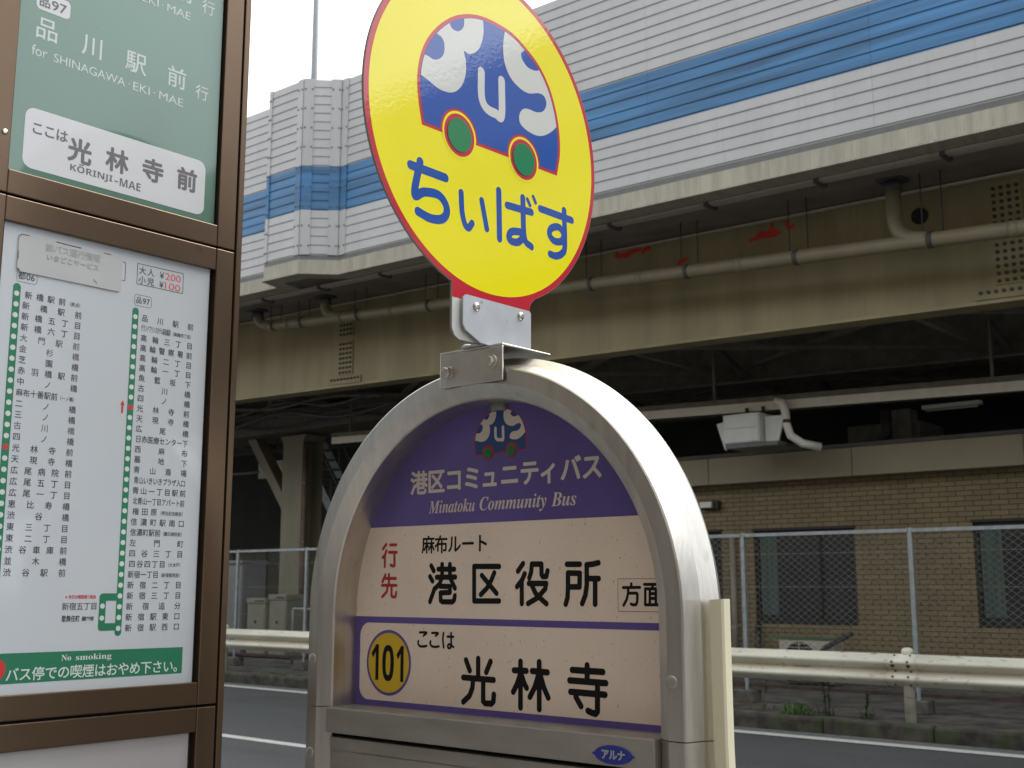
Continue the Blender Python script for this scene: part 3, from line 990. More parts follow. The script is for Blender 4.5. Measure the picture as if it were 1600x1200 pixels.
def ring(b, y0, z0, y1, z1, t, r, h):
    f = lambda U, V: np.abs(np.hypot(np.maximum(np.abs(U - (y0 + y1) / 2) - (y1 - y0) / 2 + r, 0), np.maximum(np.abs(V - (z0 + z1) / 2) - (z1 - z0) / 2 + r, 0))
                            + np.minimum(np.maximum(np.abs(U - (y0 + y1) / 2) - (y1 - y0) / 2 + r, np.abs(V - (z0 + z1) / 2) - (z1 - z0) / 2 + r), 0) - r) - t / 2
    PB.field(b, f, (y0 - .002, z0 - .002, y1 + .002, z1 + .002), .00035, h)


ring(fare, .7862, Z(1.9262), .8533, Z(1.9527), .0008, .0003, 0.0003)
ring(mb, .7845, Z(1.8985), .8085, Z(1.9125), .0005, .003, 0.0003)
ring(left_no, .6315, Z(1.8990), .6560, Z(1.9130), .0005, .003, 0.0003)
fare.build('fare_box', M['tx'], rp, fix=False)
left_no.build('route_number', M['tx'], rp, fix=False)
mb.build('route_number', M['tx'], rp, fix=False)
mb = MB()
ring(mb, .758, Z(1.9265), .7695, Z(1.9500), .0008, .0003, 0.0003)
mb.build('hidden_box_edge', M['tx'], rp, fix=False)
faded.build('faded_lettering', M['tx_mid'], rp, fix=False)
# green line diagrams
mb = MB()
LT = 0.0092
PB.field(mb, f_strokes([[(.6327, Z(1.892)), (.6327, Z(1.553))]], LT), (.625, Z(1.545), .641, Z(1.9)), .0006, 0.0003)
mb.build('route_line', M['line_green'], rp, fix=False)
mb = MB()
PB.field(mb, f_strokes([[(.7868, Z(1.891)), (.7868, Z(1.4965))], [(.7855, Z(1.5380)), (.7645, Z(1.5380)), (.7645, Z(1.5030)), (.7855, Z(1.5030))]], LT * .95),
         (.757, Z(1.488), .795, Z(1.9)), .0006, 0.0003)
mb.build('route_line', M['line_green'], rp, fix=False)
mb = MB()
PB.poly(mb, [(.6130, Z(1.4440)), (.8783, Z(1.4440)), (.8783, Z(1.4757)), (.6130, Z(1.4775))], 0.0003)
mb.build('smoking_banner', M['line_green'], rp, fix=False)
mb = MB()
for rows, y, z0, z1 in ((LEFT, .6327, 1.8846, 1.5658), (RIGHT, .7868, 1.8838, 1.5010)):
    for k in range(len(rows)):
        if rows[k] != '光林寺前':
            PB.poly(mb, rrect(y - .0031, Z(z0 + (z1 - z0) * k / (len(rows) - 1)) - .0031, y + .0031, Z(z0 + (z1 - z0) * k / (len(rows) - 1)) + .0031, .0030), 0.0005)
    if rows is LEFT:
        mb.build('stop_dots', M['tx_white'], rp, fix=False)
        mb = MB()
for z in (1.5275, 1.5135):
    PB.poly(mb, rrect(.7645 - .003, Z(z) - .003, .7645 + .003, Z(z) + .003, .0029), 0.0005)
mb.build('stop_dots', M['tx_white'], rp, fix=False)
mb = MB()
row(mb, PB, 'バス停での喫煙はおやめ下さい。', .6590, .8735, Z(1.4535), .0158, 0.0005, off=0.014, v1=Z(1.4530))
fit(mb, PB, '𝐍𝐨', .7165, Z(1.4662), .7285, Z(1.4728), 0.0005)
fit(mb, PB, '𝐬𝐦𝐨𝐤𝐢𝐧𝐠', .7345, Z(1.4642), .7800, Z(1.4728), 0.0005)
mb.build('banner_lettering', mat('banner_lettering', (0.60, 0.68, 0.66), rough=0.5, var=0.05), rp, fix=False)
mb = MB()
for y, z in ((.6327, 1.8846 + (1.5658 - 1.8846) * 14 / 25), (.7868, 1.8838 + (1.5010 - 1.8838) * 9 / 30)):
    PB.poly(mb, rrect(y - .0033, Z(z) - .0033, y + .0033, Z(z) + .0033, .0032), 0.0005)
mb.build('here_dots', M['tx_red'], rp, fix=False)
mb = MB()
PB.field(mb, f_circle((.6385, Z(1.4600)), .0125), (.624, Z(1.445), .653, Z(1.475)), .0008, 0.0005)
mb.build('smoking_ban_spot', M['tx_red'], rp, fix=False)
mb = MB()
PB.poly(mb, [(.7746, Z(1.7605)), (.7772, Z(1.7605)), (.7772, Z(1.7705)), (.7746, Z(1.7705))], 0.0005)
PB.poly(mb, [(.7728, Z(1.7705)), (.7790, Z(1.7705)), (.7759, Z(1.7765))], 0.0005)
mb.build('here_arrow', M['tx_red'], rp, fix=False)
mb = MB()
row(mb, PB, '※休日は靖国通り経由', .7185, .7535, Z(1.5385), .0046, 0.0003, off=0.02, wx=.85)
mb.build('detour_note', M['tx_red'], rp, fix=False)
mb = MB()
fit(mb, PB, '200', .8265, Z(1.9398), .8495, Z(1.9485), 0.0003, off=0.006)
fit(mb, PB, '100', .8265, Z(1.9276), .8495, Z(1.9363), 0.0003, off=0.006)
mb.build('fare_lettering', M['tx_pink'], rp, fix=False)
# the bleached sticker pasted over the head of the left line
st = rrect(.6302, Z(1.9110), .7642, Z(1.9560), .004)
mb = MB()
PB.slab(mb, st, 0.0006, 0.0014)
stk = mb.build('worn_sticker', M['sticker'], rp)
mb = MB()
row(mb, PB, '都バス運行情報', .6680, .7290, Z(1.9465), .0105, 0.0016, off=0.016)
row(mb, PB, 'いまどこサービス', .6690, .7290, Z(1.9350), .0082, 0.0016, off=0.02)
mb.build('worn_off_lettering', M['faint'], stk, fix=False)
mb = MB()
for s, w in (([(.6312, Z(1.9525)), (.6330, Z(1.9552)), (.6420, Z(1.9556))], .0009), ([(.676, Z(1.9556)), (.690, Z(1.9551)), (.708, Z(1.9550))], .0011), ([(.738, Z(1.9555)), (.748, Z(1.9553))], .0008),
             ([(.6312, Z(1.914)), (.6335, Z(1.9118))], .0013), ([(.7265, Z(1.9195)), (.7312, Z(1.9155))], .0008), ([(.6306, Z(1.935)), (.6309, Z(1.925))], .0007)):
    PB.field(mb, f_strokes([s], w), bb(s, .002), .0003, 0.0016)
mb.build('torn_edge', mat('torn_edge', (0.10, 0.07, 0.06), rough=0.8, var=0.2), stk, fix=False)

lp = panel('lower_panel', .6126, .8925, .345, 1.3705, 'lower_grey')
mb = MB()
mb.lathe((XF + .0003, .6045, 2.073), (1, 0, 0), [(0, .0035), (.001, .0033), (.0014, .002)], 14)
mb.build('screw', M['steel'], board)

# ------------------------------------------------------------------ ground, road, kerbs
M['asphalt'] = mat('asphalt', (0.0468, 0.04914, 0.04992), rough=0.85, var=0.55, scale=60, bump=0.5, bscale=120)
speckle(M['asphalt'], (0.15, 0.15, 0.145), scale=95, lo=0.56, hi=0.66, amount=0.6)
speckle(M['asphalt'], (0.028, 0.029, 0.030), scale=.9, lo=0.50, hi=0.66, amount=0.40, stretch=(.5, 1, 1))
speckle(M['asphalt'], (0.10, 0.098, 0.09), scale=2.6, lo=0.60, hi=0.70, amount=0.30, stretch=(.35, 1, 1))
M['gutter'] = mat('gutter_concrete', (0.1014, 0.1053, 0.0975), rough=0.9, var=0.3, scale=12, bump=0.2, bscale=150)
M['paint_line'] = mat('road_paint', (0.4836, 0.4836, 0.4602), rough=0.7, var=0.10, scale=30, bump=0.2, bscale=200)
speckle(M['paint_line'], (0.10, 0.10, 0.10), scale=38, lo=0.62, hi=0.70, amount=0.8)
M['kerb'] = mat('mossy_kerb', (0.034, 0.030, 0.025), rough=0.95, var=0.45, scale=7, bump=0.6, bscale=60, col2=(0.072, 0.066, 0.055))
speckle(M['kerb'], (0.035, 0.055, 0.012), scale=5, lo=0.52, hi=0.66, amount=0.55)
M['dirt'] = mat('strip_ground', (0.085, 0.078, 0.066), rough=0.95, var=0.45, scale=4, bump=0.5, bscale=50, col2=(0.15, 0.14, 0.125))
M['pave'] = mat('pavement', (0.22, 0.21, 0.2), rough=0.85, var=0.15, scale=8, bump=0.2, bscale=100)

b = MB(); b.quad((-400, 1.95, 0), (400, 1.95, 0), (400, 12.08, 0), (-400, 12.08, 0))
tag(b.build('road', M['asphalt']), kind='structure')
b = MB(); b.quad((-400, 11.80, .004), (400, 11.80, .004), (400, 12.07, .004), (-400, 12.07, .004))
tag(b.build('gutter', M['gutter']), kind='structure')
b = MB()
b.quad((-120, 11.55, .008), (60, 11.55, .008), (60, 11.76, .008), (-120, 11.76, .008))
tag(b.build('road_edge_line', M['paint_line']), kind='structure')
b = MB()
b.quad((-120, 7.74, .004), (60, 7.74, .004), (60, 7.89, .004), (-120, 7.89, .004))
tag(b.build('road_centre_line', M['paint_line']), kind='structure')
b = MB()
x = -60.0
while x < 30:
    j = R_.uniform(-.012, .012)
    b.box(x + .003, x + 1.197, 12.06 + j * .4, 12.24, -.1, .165 + j * .5, bev=.03)
    x += 1.2
b.box(-60, 30, 12.09, 12.23, -.1, .12)
tag(b.build('kerb', M['kerb']), kind='structure')
b = MB(); b.quad((-400, 12.2, .150), (400, 12.2, .150), (400, 400, .150), (-400, 400, .150))
tag(b.build('ground', M['dirt']), kind='structure')
b = MB(); b.box(-120, 60, -400, 1.80, -.1, .15)
tag(b.build('pavement', M['pave']), kind='structure')
b = MB(); b.box(-120, 60, 1.801, 1.95, -.1, .154, bev=.02)
tag(b.build('near_kerb', M['gutter']), kind='structure')

# ------------------------------------------------------------------ guard rail across the road
M['rail_white'] = mat('guardrail_paint', (0.66, 0.635, 0.53), rough=0.6, var=0.06, scale=3, stretch=(.6, 1, 2), bump=0.05, bscale=14, spec=0.3)
speckle(M['rail_white'], (0.30, 0.17, 0.06), scale=2.2, lo=0.66, hi=0.80, amount=0.45, stretch=(.7, 1, 3.5))
speckle(M['rail_white'], (0.10, 0.09, 0.07), scale=16, lo=0.64, hi=0.70, amount=0.6, stretch=(.5, 1, 2.5))
speckle(M['rail_white'], (0.42, 0.36, 0.22), scale=1.1, lo=0.50, hi=0.75, amount=0.5, stretch=(.5, 1, 5))
M['bolt'] = mat('dark_bolt', (0.02, 0.019, 0.018), rough=0.6, var=0.2)
gr = thing('guardrail', (-9.2, 12.35, 0.19), 'cream painted corrugated steel guardrail along the far kerb', 'guardrail')
wave = []
for k in range(41):
    t = k / 40
    z = .515 + .335 * t
    d = .5 - .5 * math.cos(4 * math.pi * t)          # two crests
    wave.append((12.40 - .11 * d ** .62, z))
prof_in = [(y + .004, z) for y, z in wave][::-1]
x0 = -29.35
first = True
while x0 < 6:
    b = MB()
    b.prism_x(wave + prof_in, x0 + (0 if first else .0), x0 + 4.0, smooth=True, closed=True)
    o = b.build('beam', M['rail_white'], gr)
    # lapped end, stood just proud of the next beam
    b = MB()
    b.prism_x([(y - .005, z) for y, z in wave] + [(y - .001, z) for y, z in wave][::-1], x0 - .02, x0 + .30, smooth=True)
    sp = b.build('splice_sleeve', M['rail_white'], gr)
    for dx in (.055, .225):
        for zz, rr in ((.835, .012), (.775, .012), (.735, .024), (.67, .012), (.62, .013), (.535, .012)):
            yy = np.interp(zz, [p[1] for p in wave], [p[0] for p in wave]) - .005
            b = MB()
            b.lathe((x0 + dx, yy, zz), (0, -1, 0), [(0, rr), (.008, rr), (.012, rr * .6)], 8)
            b.build('bolt', M['bolt'], sp)
    b = MB()
    px = x0 + .17
    b.lathe((px, 12.44, .15), (0, 0, 1), [(0, .0575), (.695, .0575), (.70, .062), (.735, .062), (.755, .05), (.765, .02)], 20)
    b.box(px - .04, px + .04, 12.392, 12.405, .60, .76)
    b.build('post', M['rail_white'], gr)
    x0 += 4.0
    first = False

# ------------------------------------------------------------------ chain-link fence
M['fence'] = mat('galvanised_fence', (0.312, 0.3432, 0.3588), rough=0.5, metal=0.35, var=0.15, scale=12)
M['wire'] = mat('fence_wire', (0.22, 0.215, 0.19), rough=0.5, metal=0.3, var=0.15)
M['rust'] = mat('rusty_rail', (0.055, 0.034, 0.026), rough=0.85, var=0.4, scale=8)
M['block'] = mat('concrete_block', (0.12, 0.112, 0.095), rough=0.95, var=0.35, scale=10, bump=0.4)
fence = thing('chain_link_fence', (-9.77, 13.3, .15), 'grey chain-link fence with thin posts standing behind the guardrail', 'fence')
FX = [-24.4, -22.25, -20.15, -18.07, -16.12, -14.05, -11.94, -9.77, -7.6, -5.43, -3.26, -1.1, 1.05]
FT = 2.215
for x in FX:
    b = MB(); b.box(x - .022, x + .022, 13.285, 13.33, .19, FT + .005, bev=.004)
    b.box(x - .03, x - .022, 13.287, 13.30, .4, FT - .05)
    for z in (.75, 1.25, 1.75):
        b.box(x - .027, x + .027, 13.279, 13.284, z, z + .02)
    b.build('post', M['fence'], fence)
    b = MB(); b.box(x - .15, x + .13, 13.2, 13.42, .15, .30, bev=.012)
    b.build('base_block', M['block'], fence)
for a, c in zip(FX, FX[1:]):
    b = MB(); b.box(a + .025, c - .025, 13.276, 13.316, FT - .045, FT - .005)
    b.build('top_rail', M['fence'], fence)
    b = MB(); b.box(a + .03, c - .03, 13.29, 13.32, .335, .375)
    b.build('bottom_rail', M['rust'], fence)
    b = MB()
    zb, zt = .40, FT - .045
    n = round((c - a - .05) / .104)
    dx = (c - a - .05) / n
    xs, xe = a + .025, c - .025
    slope = .104 / .078
    L = (zt - zb) * slope
    k = -int(L / dx) - 1
    while xs + k * dx < xe:
        for sgn in (1, -1):
            p0 = xs + k * dx if sgn > 0 else xe - k * dx
            pts = []
            t0 = max(0.0, ((xs - p0) if sgn > 0 else (p0 - xe)) / L)
            t1 = min(1.0, ((xe - p0) if sgn > 0 else (p0 - xs)) / L)
            if t1 > t0 + .01:
                yy = 13.296 if sgn > 0 else 13.300
                b.tube([(p0 + sgn * L * t0, yy, zb + (zt - zb) * t0), (p0 + sgn * L * t1, yy, zb + (zt - zb) * t1)], .0022, n=4, caps=False)
        k += 1
    for z in (.62, 1.07, 1.55, 1.95):
        b.tube([(xs, 13.293, z), (xe, 13.293, z)], .003, n=4, caps=False)
    b.build('wire_mesh', M['wire'], fence, fix=False)

# ------------------------------------------------------------------ brick-tiled building under the viaduct
def brick_mat():
    m = bpy.data.materials.new('tan_brick_tile')
    m.use_nodes = True
    nt = m.node_tree
    p = nt.nodes['Principled BSDF']
    p.inputs['Roughness'].default_value = .6
    tc = nt.nodes.new('ShaderNodeTexCoord')
    sx = nt.nodes.new('ShaderNodeSeparateXYZ')
    cx = nt.nodes.new('ShaderNodeCombineXYZ')
    ad = nt.nodes.new('ShaderNodeMath'); ad.operation = 'ADD'
    nt.links.new(tc.outputs['Object'], sx.inputs[0])
    nt.links.new(sx.outputs['X'], ad.inputs[0]); nt.links.new(sx.outputs['Y'], ad.inputs[1])
    nt.links.new(ad.outputs[0], cx.inputs['X']); nt.links.new(sx.outputs['Z'], cx.inputs['Y'])
    br = nt.nodes.new('ShaderNodeTexBrick')
    br.inputs['Color1'].default_value = (.200, .152, .076, 1)
    br.inputs['Color2'].default_value = (.255, .195, .102, 1)
    br.inputs['Mortar'].default_value = (.020, .016, .010, 1)
    br.inputs['Scale'].default_value = 1.0
    br.inputs['Mortar Size'].default_value = .0055
    br.inputs['Mortar Smooth'].default_value = .15
    br.inputs['Bias'].default_value = -.2
    br.inputs['Brick Width'].default_value = .242
    br.inputs['Row Height'].default_value = .0735
    nt.links.new(cx.outputs[0], br.inputs['Vector'])
    nz = nt.nodes.new('ShaderNodeTexNoise'); nz.inputs['Scale'].default_value = 1.6; nz.inputs['Detail'].default_value = 6
    nt.links.new(tc.outputs['Object'], nz.inputs['Vector'])
    mr = nt.nodes.new('ShaderNodeMapRange'); mr.inputs['To Min'].default_value = .72; mr.inputs['To Max'].default_value = 1.2
    nt.links.new(nz.outputs['Fac'], mr.inputs['Value'])
    mx = nt.nodes.new('ShaderNodeMixRGB'); mx.blend_type = 'MULTIPLY'; mx.inputs['Fac'].default_value = 1
    nt.links.new(br.outputs['Color'], mx.inputs['Color1']); nt.links.new(mr.outputs['Result'], mx.inputs['Color2'])
    nt.links.new(mx.outputs['Color'], p.inputs['Base Color'])
    bp = nt.nodes.new('ShaderNodeBump'); bp.inputs['Strength'].default_value = .5; bp.inputs['Distance'].default_value = .004; bp.invert = True
    nt.links.new(br.outputs['Fac'], bp.inputs['Height']); nt.links.new(bp.outputs['Normal'], p.inputs['Normal'])
    return m


M['brick'] = brick_mat()
M['fascia'] = mat('beige_fascia', (0.2904, 0.2508, 0.1716), rough=0.6, var=0.06, scale=2)
M['roofing'] = mat('roof_sheet', (0.09, 0.088, 0.08), rough=0.8, var=0.2)
M['win_frame'] = mat('dark_window_frame', (0.016, 0.017, 0.016), rough=0.45, var=0.2)
M['glass'] = mat('dark_window_glass', (0.040, 0.042, 0.046), rough=0.08, var=0.15, scale=1.5, spec=0.6)
M['curtain'] = mat('green_grey_curtain', (0.085, 0.118, 0.105), rough=0.8, var=0.25, scale=3, stretch=(8, 1, .3))
bld = thing('office_building', (-5.0, 20.0, .185), 'low tan brick-tiled building with dark windows tucked under the expressway', 'building')
WX0, WX1, WY, WT = -13.0, 4.0, 17.0, 3.24
wins = [(-11.85, -10.105, .985, 2.44), (-9.52, -7.80, .975, 2.43), (-6.03, -4.30, .985, 2.45), (-2.5, -.8, .985, 2.45)]
b = MB()
xs = [WX0] + [v for w in wins for v in (w[0], w[1])] + [WX1]
for k in range(0, len(xs), 2):
    b.box(xs[k], xs[k + 1], WY, WY + .18, .15, WT)
for a, c, z0, z1 in wins:
    b.box(a, c, WY, WY + .18, .15, z0)
    b.box(a, c, WY, WY + .18, z1, WT)
b.box(WX0, WX0 + .18, WY + .181, 23, .15, WT)
b.box(WX1 - .18, WX1, WY + .181, 23, .15, WT)
b.build('wall', M['brick'], bld)
seams = [-12.95, -12.65, -10.15, -7.66, -5.17, -2.68, -.19, 2.3, 4.05]
for a, c in zip(seams, seams[1:]):
    b = MB(); b.box(a + .006, c - .006, 16.72, 17.02, 3.19, 3.62, bev=.006)
    b.build('fascia_panel', M['fascia'], bld)
b = MB(); b.box(-12.95, 4.05, 16.74, 23.2, 3.245, 3.60); b.box(-13, 4.1, 16.70, 23.3, 3.625, 3.68)
b.build('roof', M['roofing'], bld)
b = MB(); b.box(WX0 + .2, WX1 - .2, WY + 1.2, WY + 1.3, .15, WT)
b.build('inner_partition', M['win_frame'], bld)
for a, c, z0, z1 in wins:
    b = MB()
    f = .055
    b.box(a, c, WY + .05, WY + .13, z1 - f, z1 - .001)
    b.box(a, c, WY + .05, WY + .13, z0 + .001, z0 + f * 1.6)
    b.box(a + .001, a + f, WY + .05, WY + .13, z0 + f * 1.6, z1 - f)
    b.box(c - f, c - .001, WY + .05, WY + .13, z0 + f * 1.6, z1 - f)
    m_ = a + (c - a) * .62
    b.box(m_ - .05, m_ + .05, WY + .045, WY + .125, z0 + f * 1.6, z1 - f)
    b.box(a - .02, c + .02, WY - .02, WY - .001, z1 + .002, z1 + .04)
    w = b.build('window', M['win_frame'], bld)
    b = MB()
    b.box(a + f, m_ - .05, WY + .09, WY + .096, z0 + f * 1.6, z1 - f)
    b.box(m_ + .05, c - f, WY + .10, WY + .106, z0 + f * 1.6, z1 - f)
    b.build('pane', M['glass'], w)
    b = MB()
    n = 14
    for k in range(n):
        xa = a + f + .02 + k * .021
        b.box(xa, xa + .018, WY + .075 + .006 * (k % 2), WY + .088, z0 + f * 2.6, z1 - f)
    b.build('curtain', M['curtain'], w)
M['pipe_beige'] = mat('beige_downpipe', (0.30, 0.255, 0.205), rough=0.55, var=0.08)
dp = MB()
dp.tube([(-9.87, 16.94, .18), (-9.87, 16.94, 2.36)], .046, n=14)
for z in (.9, 1.9):
    dp.box(-9.925, -9.815, 16.89, 16.999, z, z + .03)
tag(dp.build('downpipe', M['pipe_beige']), 'slim beige drainpipe running down the tan brick wall', 'drainpipe')
M['offwhite'] = mat('offwhite_metal', (0.76, 0.74, 0.66), rough=0.5, var=0.06)
wl = thing('wall_lamp', (-10.25, 16.95, 2.86), 'small white lamp with a dark housing high on the brick wall', 'wall lamp')
b = MB(); b.box(-10.42, -10.09, 16.90, 16.999, 2.80, 2.95, bev=.01); b.build('housing', M['win_frame'], wl)
b = MB(); b.box(-10.41, -10.19, 16.84, 16.899, 2.83, 2.93, bev=.01); b.build('diffuser', M['offwhite'], wl)

# air conditioner, its board and hose
ac = thing('air_conditioner', (-8.2, 16.2, .185), 'cream air conditioner outdoor unit with a green board on top below a dark window', 'air conditioner')
M['ac'] = mat('ac_case', (0.46, 0.43, 0.36), rough=0.5, var=0.06)
b = MB(); b.box(-8.60, -7.74, 16.0, 16.33, .22, .80, bev=.012); b.build('case', M['ac'], ac)
b = MB()
b.lathe((-8.27, 15.998, .52), (0, -1, 0), [(0, .245), (.004, .245)], 32)
b.build('fan_opening', M['dark_gap'], ac)
b = MB()
for k in range(9):
    z = .30 + k * .055
    h = math.sqrt(max(0, .245 ** 2 - (z - .52) ** 2))
    b.bar((-8.27 - h, 15.988, z), (-8.27 + h, 15.988, z), .008, .01)
b.box(-8.275, -8.265, 15.982, 15.99, .275, .765)
b.build('fan_grille', M['ac'], ac)
b = MB(); b.box(-8.58, -8.48, 16.0, 16.3, .186, .219); b.box(-7.86, -7.76, 16.0, 16.3, .186, .219)
b.build('feet', M['block'], ac)
b = MB(); b.box(-8.80, -7.77, 15.98, 16.30, .802, .818)
b.build('cover_board', mat('green_board', (0.03, 0.16, 0.085), rough=0.6, var=0.15), ac)
b = MB(); b.tube([(-7.95, 15.93, .58), (-7.84, 15.95, .70), (-7.6, 16.0, .83), (-7.45, 16.02, .91)], .036, n=10)
b.build('lagged_hose', mat('dark_lagging', (0.045, 0.048, 0.045), rough=0.8, var=0.2, scale=40), ac)
b = MB(); b.tube([(-9.42, 16.9, .98), (-9.43, 16.86, .6), (-9.38, 16.86, .2)], [.05, .055, .06], n=10)
tag(b.build('cable_duct', M['win_frame']), 'dark cable duct running down the brick wall beside the fence post', 'cable duct')

# cabinets on the left behind the fence
M['cab_grey'] = mat('cabinet_grey', (0.1785, 0.1874, 0.1874), rough=0.55, var=0.08, scale=2)
M['cab_beige'] = mat('cabinet_beige', (0.2081, 0.1994, 0.1532), rough=0.55, var=0.10, scale=3)
cb = thing('tall_cabinet', (-20.7, 15.3, .185), 'tall grey metal cabinet behind the fence beside the brown board', 'cabinet')
b = MB(); b.box(-21.3, -20.2, 15.0, 15.6, .19, 2.02, bev=.015); b.build('case', M['cab_grey'], cb)
b = MB(); b.box(-21.34, -20.16, 14.95, 15.63, 2.022, 2.09, bev=.01); b.build('top', M['cab_grey'], cb)
b = MB(); b.box(-21.28, -20.22, 14.988, 14.998, .25, 1.14); b.box(-21.28, -20.22, 14.988, 14.998, 1.18, 1.98); b.build('doors', M['cab_grey'], cb)
for nm, x0, x1, y0, zt, lab in (('utility_box', -20.0, -19.42, 15.0, 1.33, 'lower beige utility box behind the fence, beside the tall grey cabinet'),
                                ('utility_box', -19.36, -18.82, 15.05, 1.40, 'slightly taller beige utility box behind the fence, at the foot of the steel column')):
    ub = thing(nm, ((x0 + x1) / 2, y0 + .2, .185), lab, 'utility box', 'beige utility boxes')
    b = MB(); b.box(x0, x1, y0, y0 + .45, .19, zt - .11, bev=.012); b.build('case', M['cab_beige'], ub)
    b = MB(); b.box(x0 - .01, x1 + .01, y0 - .02, y0 + .47, zt - .108, zt, bev=.012); b.build('lid', M['cab_beige'], ub)
    b = MB(); b.box(x0 + .03, x1 - .03, y0 - .01, y0 - .001, .24, zt - .20, bev=.003); dr = b.build('door', M['cab_beige'], ub)
    b = MB(); b.lathe(((x0 + x1) / 2, y0 - .01, .86), (0, -1, 0), [(0, .03), (.012, .03), (.02, .02)], 14); b.build('lock', M['win_frame'], dr)
    b = MB(); b.box(x1 - .30, x1 - .04, y0 - .03, y0 - .021, zt - .07, zt - .045); b.build('vent_slot', M['win_frame'], ub)
hoop = MB()
hoop.tube([(-17.31, 14.0, .18), (-17.31, 14.0, 1.14), (-17.30, 14.0, 1.16), (-16.70, 14.0, 1.16), (-16.69, 14.0, 1.14), (-16.69, 14.0, .18)], .02, n=10)
hoop.tube([(-16.98, 14.0, .18), (-16.98, 14.0, 1.145)], .012, n=8)
tag(hoop.build('barrier_hoop', M['fence']), 'small pale tubular barrier hoop standing just behind the chain-link fence', 'barrier')

# ------------------------------------------------------------------ the expressway viaduct
warp = lambda p: (p[0], p[1], p[2] - .024 * (p[0] + 10))
M['girder'] = mat('girder_paint', (0.2881, 0.2478, 0.1324), rough=0.55, var=0.16, scale=1.1, stretch=(2.2, 1, .35), bump=0.05, bscale=8)
speckle(M['girder'], (0.20, 0.165, 0.095), scale=5.0, lo=0.52, hi=0.80, amount=0.35, stretch=(4, 1, .22))
speckle(M['girder'], (0.17, 0.10, 0.05), scale=1.3, lo=0.60, hi=0.78, amount=0.35, stretch=(1, 1, .8))
M['soffit'] = mat('deck_soffit', (0.20, 0.175, 0.15), rough=0.75, var=0.2, scale=1.5)
M['concrete'] = mat('parapet_concrete', (0.3588, 0.3315, 0.2691), rough=0.8, var=0.14, scale=2.5, stretch=(5, 1, .4), bump=0.1, bscale=30)
speckle(M['concrete'], (0.20, 0.18, 0.15), scale=6, lo=0.56, hi=0.72, amount=0.6, stretch=(9, 9, .35))
M['pipe'] = mat('drain_pipe_paint', (0.2394, 0.2094, 0.1346), rough=0.5, var=0.12, scale=3)
M['clamp'] = mat('pipe_clamp', (0.07, 0.066, 0.07), rough=0.6, var=0.2)
M['dark_steel'] = mat('under_deck_steel', (0.16, 0.1472, 0.12), rough=0.7, var=0.2)
M['bolt_row'] = mat('bolt_heads', (0.05, 0.046, 0.034), rough=0.6, var=0.2)
M['orange'] = mat('orange_marker_paint', (0.62, 0.045, 0.02), rough=0.6, var=0.1)
M['barrier_white'] = mat('barrier_white', (0.3996, 0.3981, 0.3983), rough=0.48, var=0.04, scale=1.5, stretch=(2, 2, .5), each=0.05)
speckle(M['barrier_white'], (0.22, 0.215, 0.20), scale=3, lo=0.56, hi=0.80, amount=0.22, stretch=(6, 6, .35))
M['barrier_blue'] = mat('barrier_blue', (0.01038, 0.07862, 0.1808), rough=0.45, var=0.14, scale=.9, stretch=(.5, 1, 9), col2=(0.036, 0.175, 0.38), each=0.10)
M['groove'] = mat('barrier_rail_grey', (0.12, 0.125, 0.12), rough=0.6, var=0.1)

via = thing('expressway_viaduct', (-10, 17, .185), 'elevated expressway with a long beige steel girder and concrete edge', 'viaduct')
PLAN = [(70.0, 12.0), (-13.95, 12.0), (-14.42, 11.58), (-15.30, 11.58), (-15.42, 12.0), (-30.0, 12.0), (-60, 12.0)]


def ribbon(b, plan, d0, d1, z0, z1):
    """a wall along the plan line, from offset d0 to d1 (towards the road is negative)"""
    def off(d):
        out = []
        for i, p in enumerate(plan):
            ns = []
            for j in (i - 1, i):
                if 0 <= j < len(plan) - 1:
                    e = Vector((plan[j + 1][0] - plan[j][0], plan[j + 1][1] - plan[j][1], 0)).normalized()
                    ns.append(Vector((e.y, -e.x, 0)))
            n = sum(ns, Vector((0, 0, 0)))
            n = n.normalized()
            k = 1.0 / max(.5, n.dot(ns[0]))
            out.append((p[0] + n.x * d * k, p[1] + n.y * d * k))
        return out
    A, B = off(d0), off(d1)
    for i in range(len(plan) - 1):
        for (p, q, za, zb) in ((A[i], A[i + 1], z0, z1), (B[i + 1], B[i], z0, z1)):
            b.quad((p[0], p[1], za), (q[0], q[1], za), (q[0], q[1], zb), (p[0], p[1], zb))
        b.quad((A[i][0], A[i][1], z1), (A[i + 1][0], A[i + 1][1], z1), (B[i + 1][0], B[i + 1][1], z1), (B[i][0], B[i][1], z1))
        b.quad((A[i + 1][0], A[i + 1][1], z0), (A[i][0], A[i][1], z0), (B[i][0], B[i][1], z0), (B[i + 1][0], B[i + 1][1], z0))


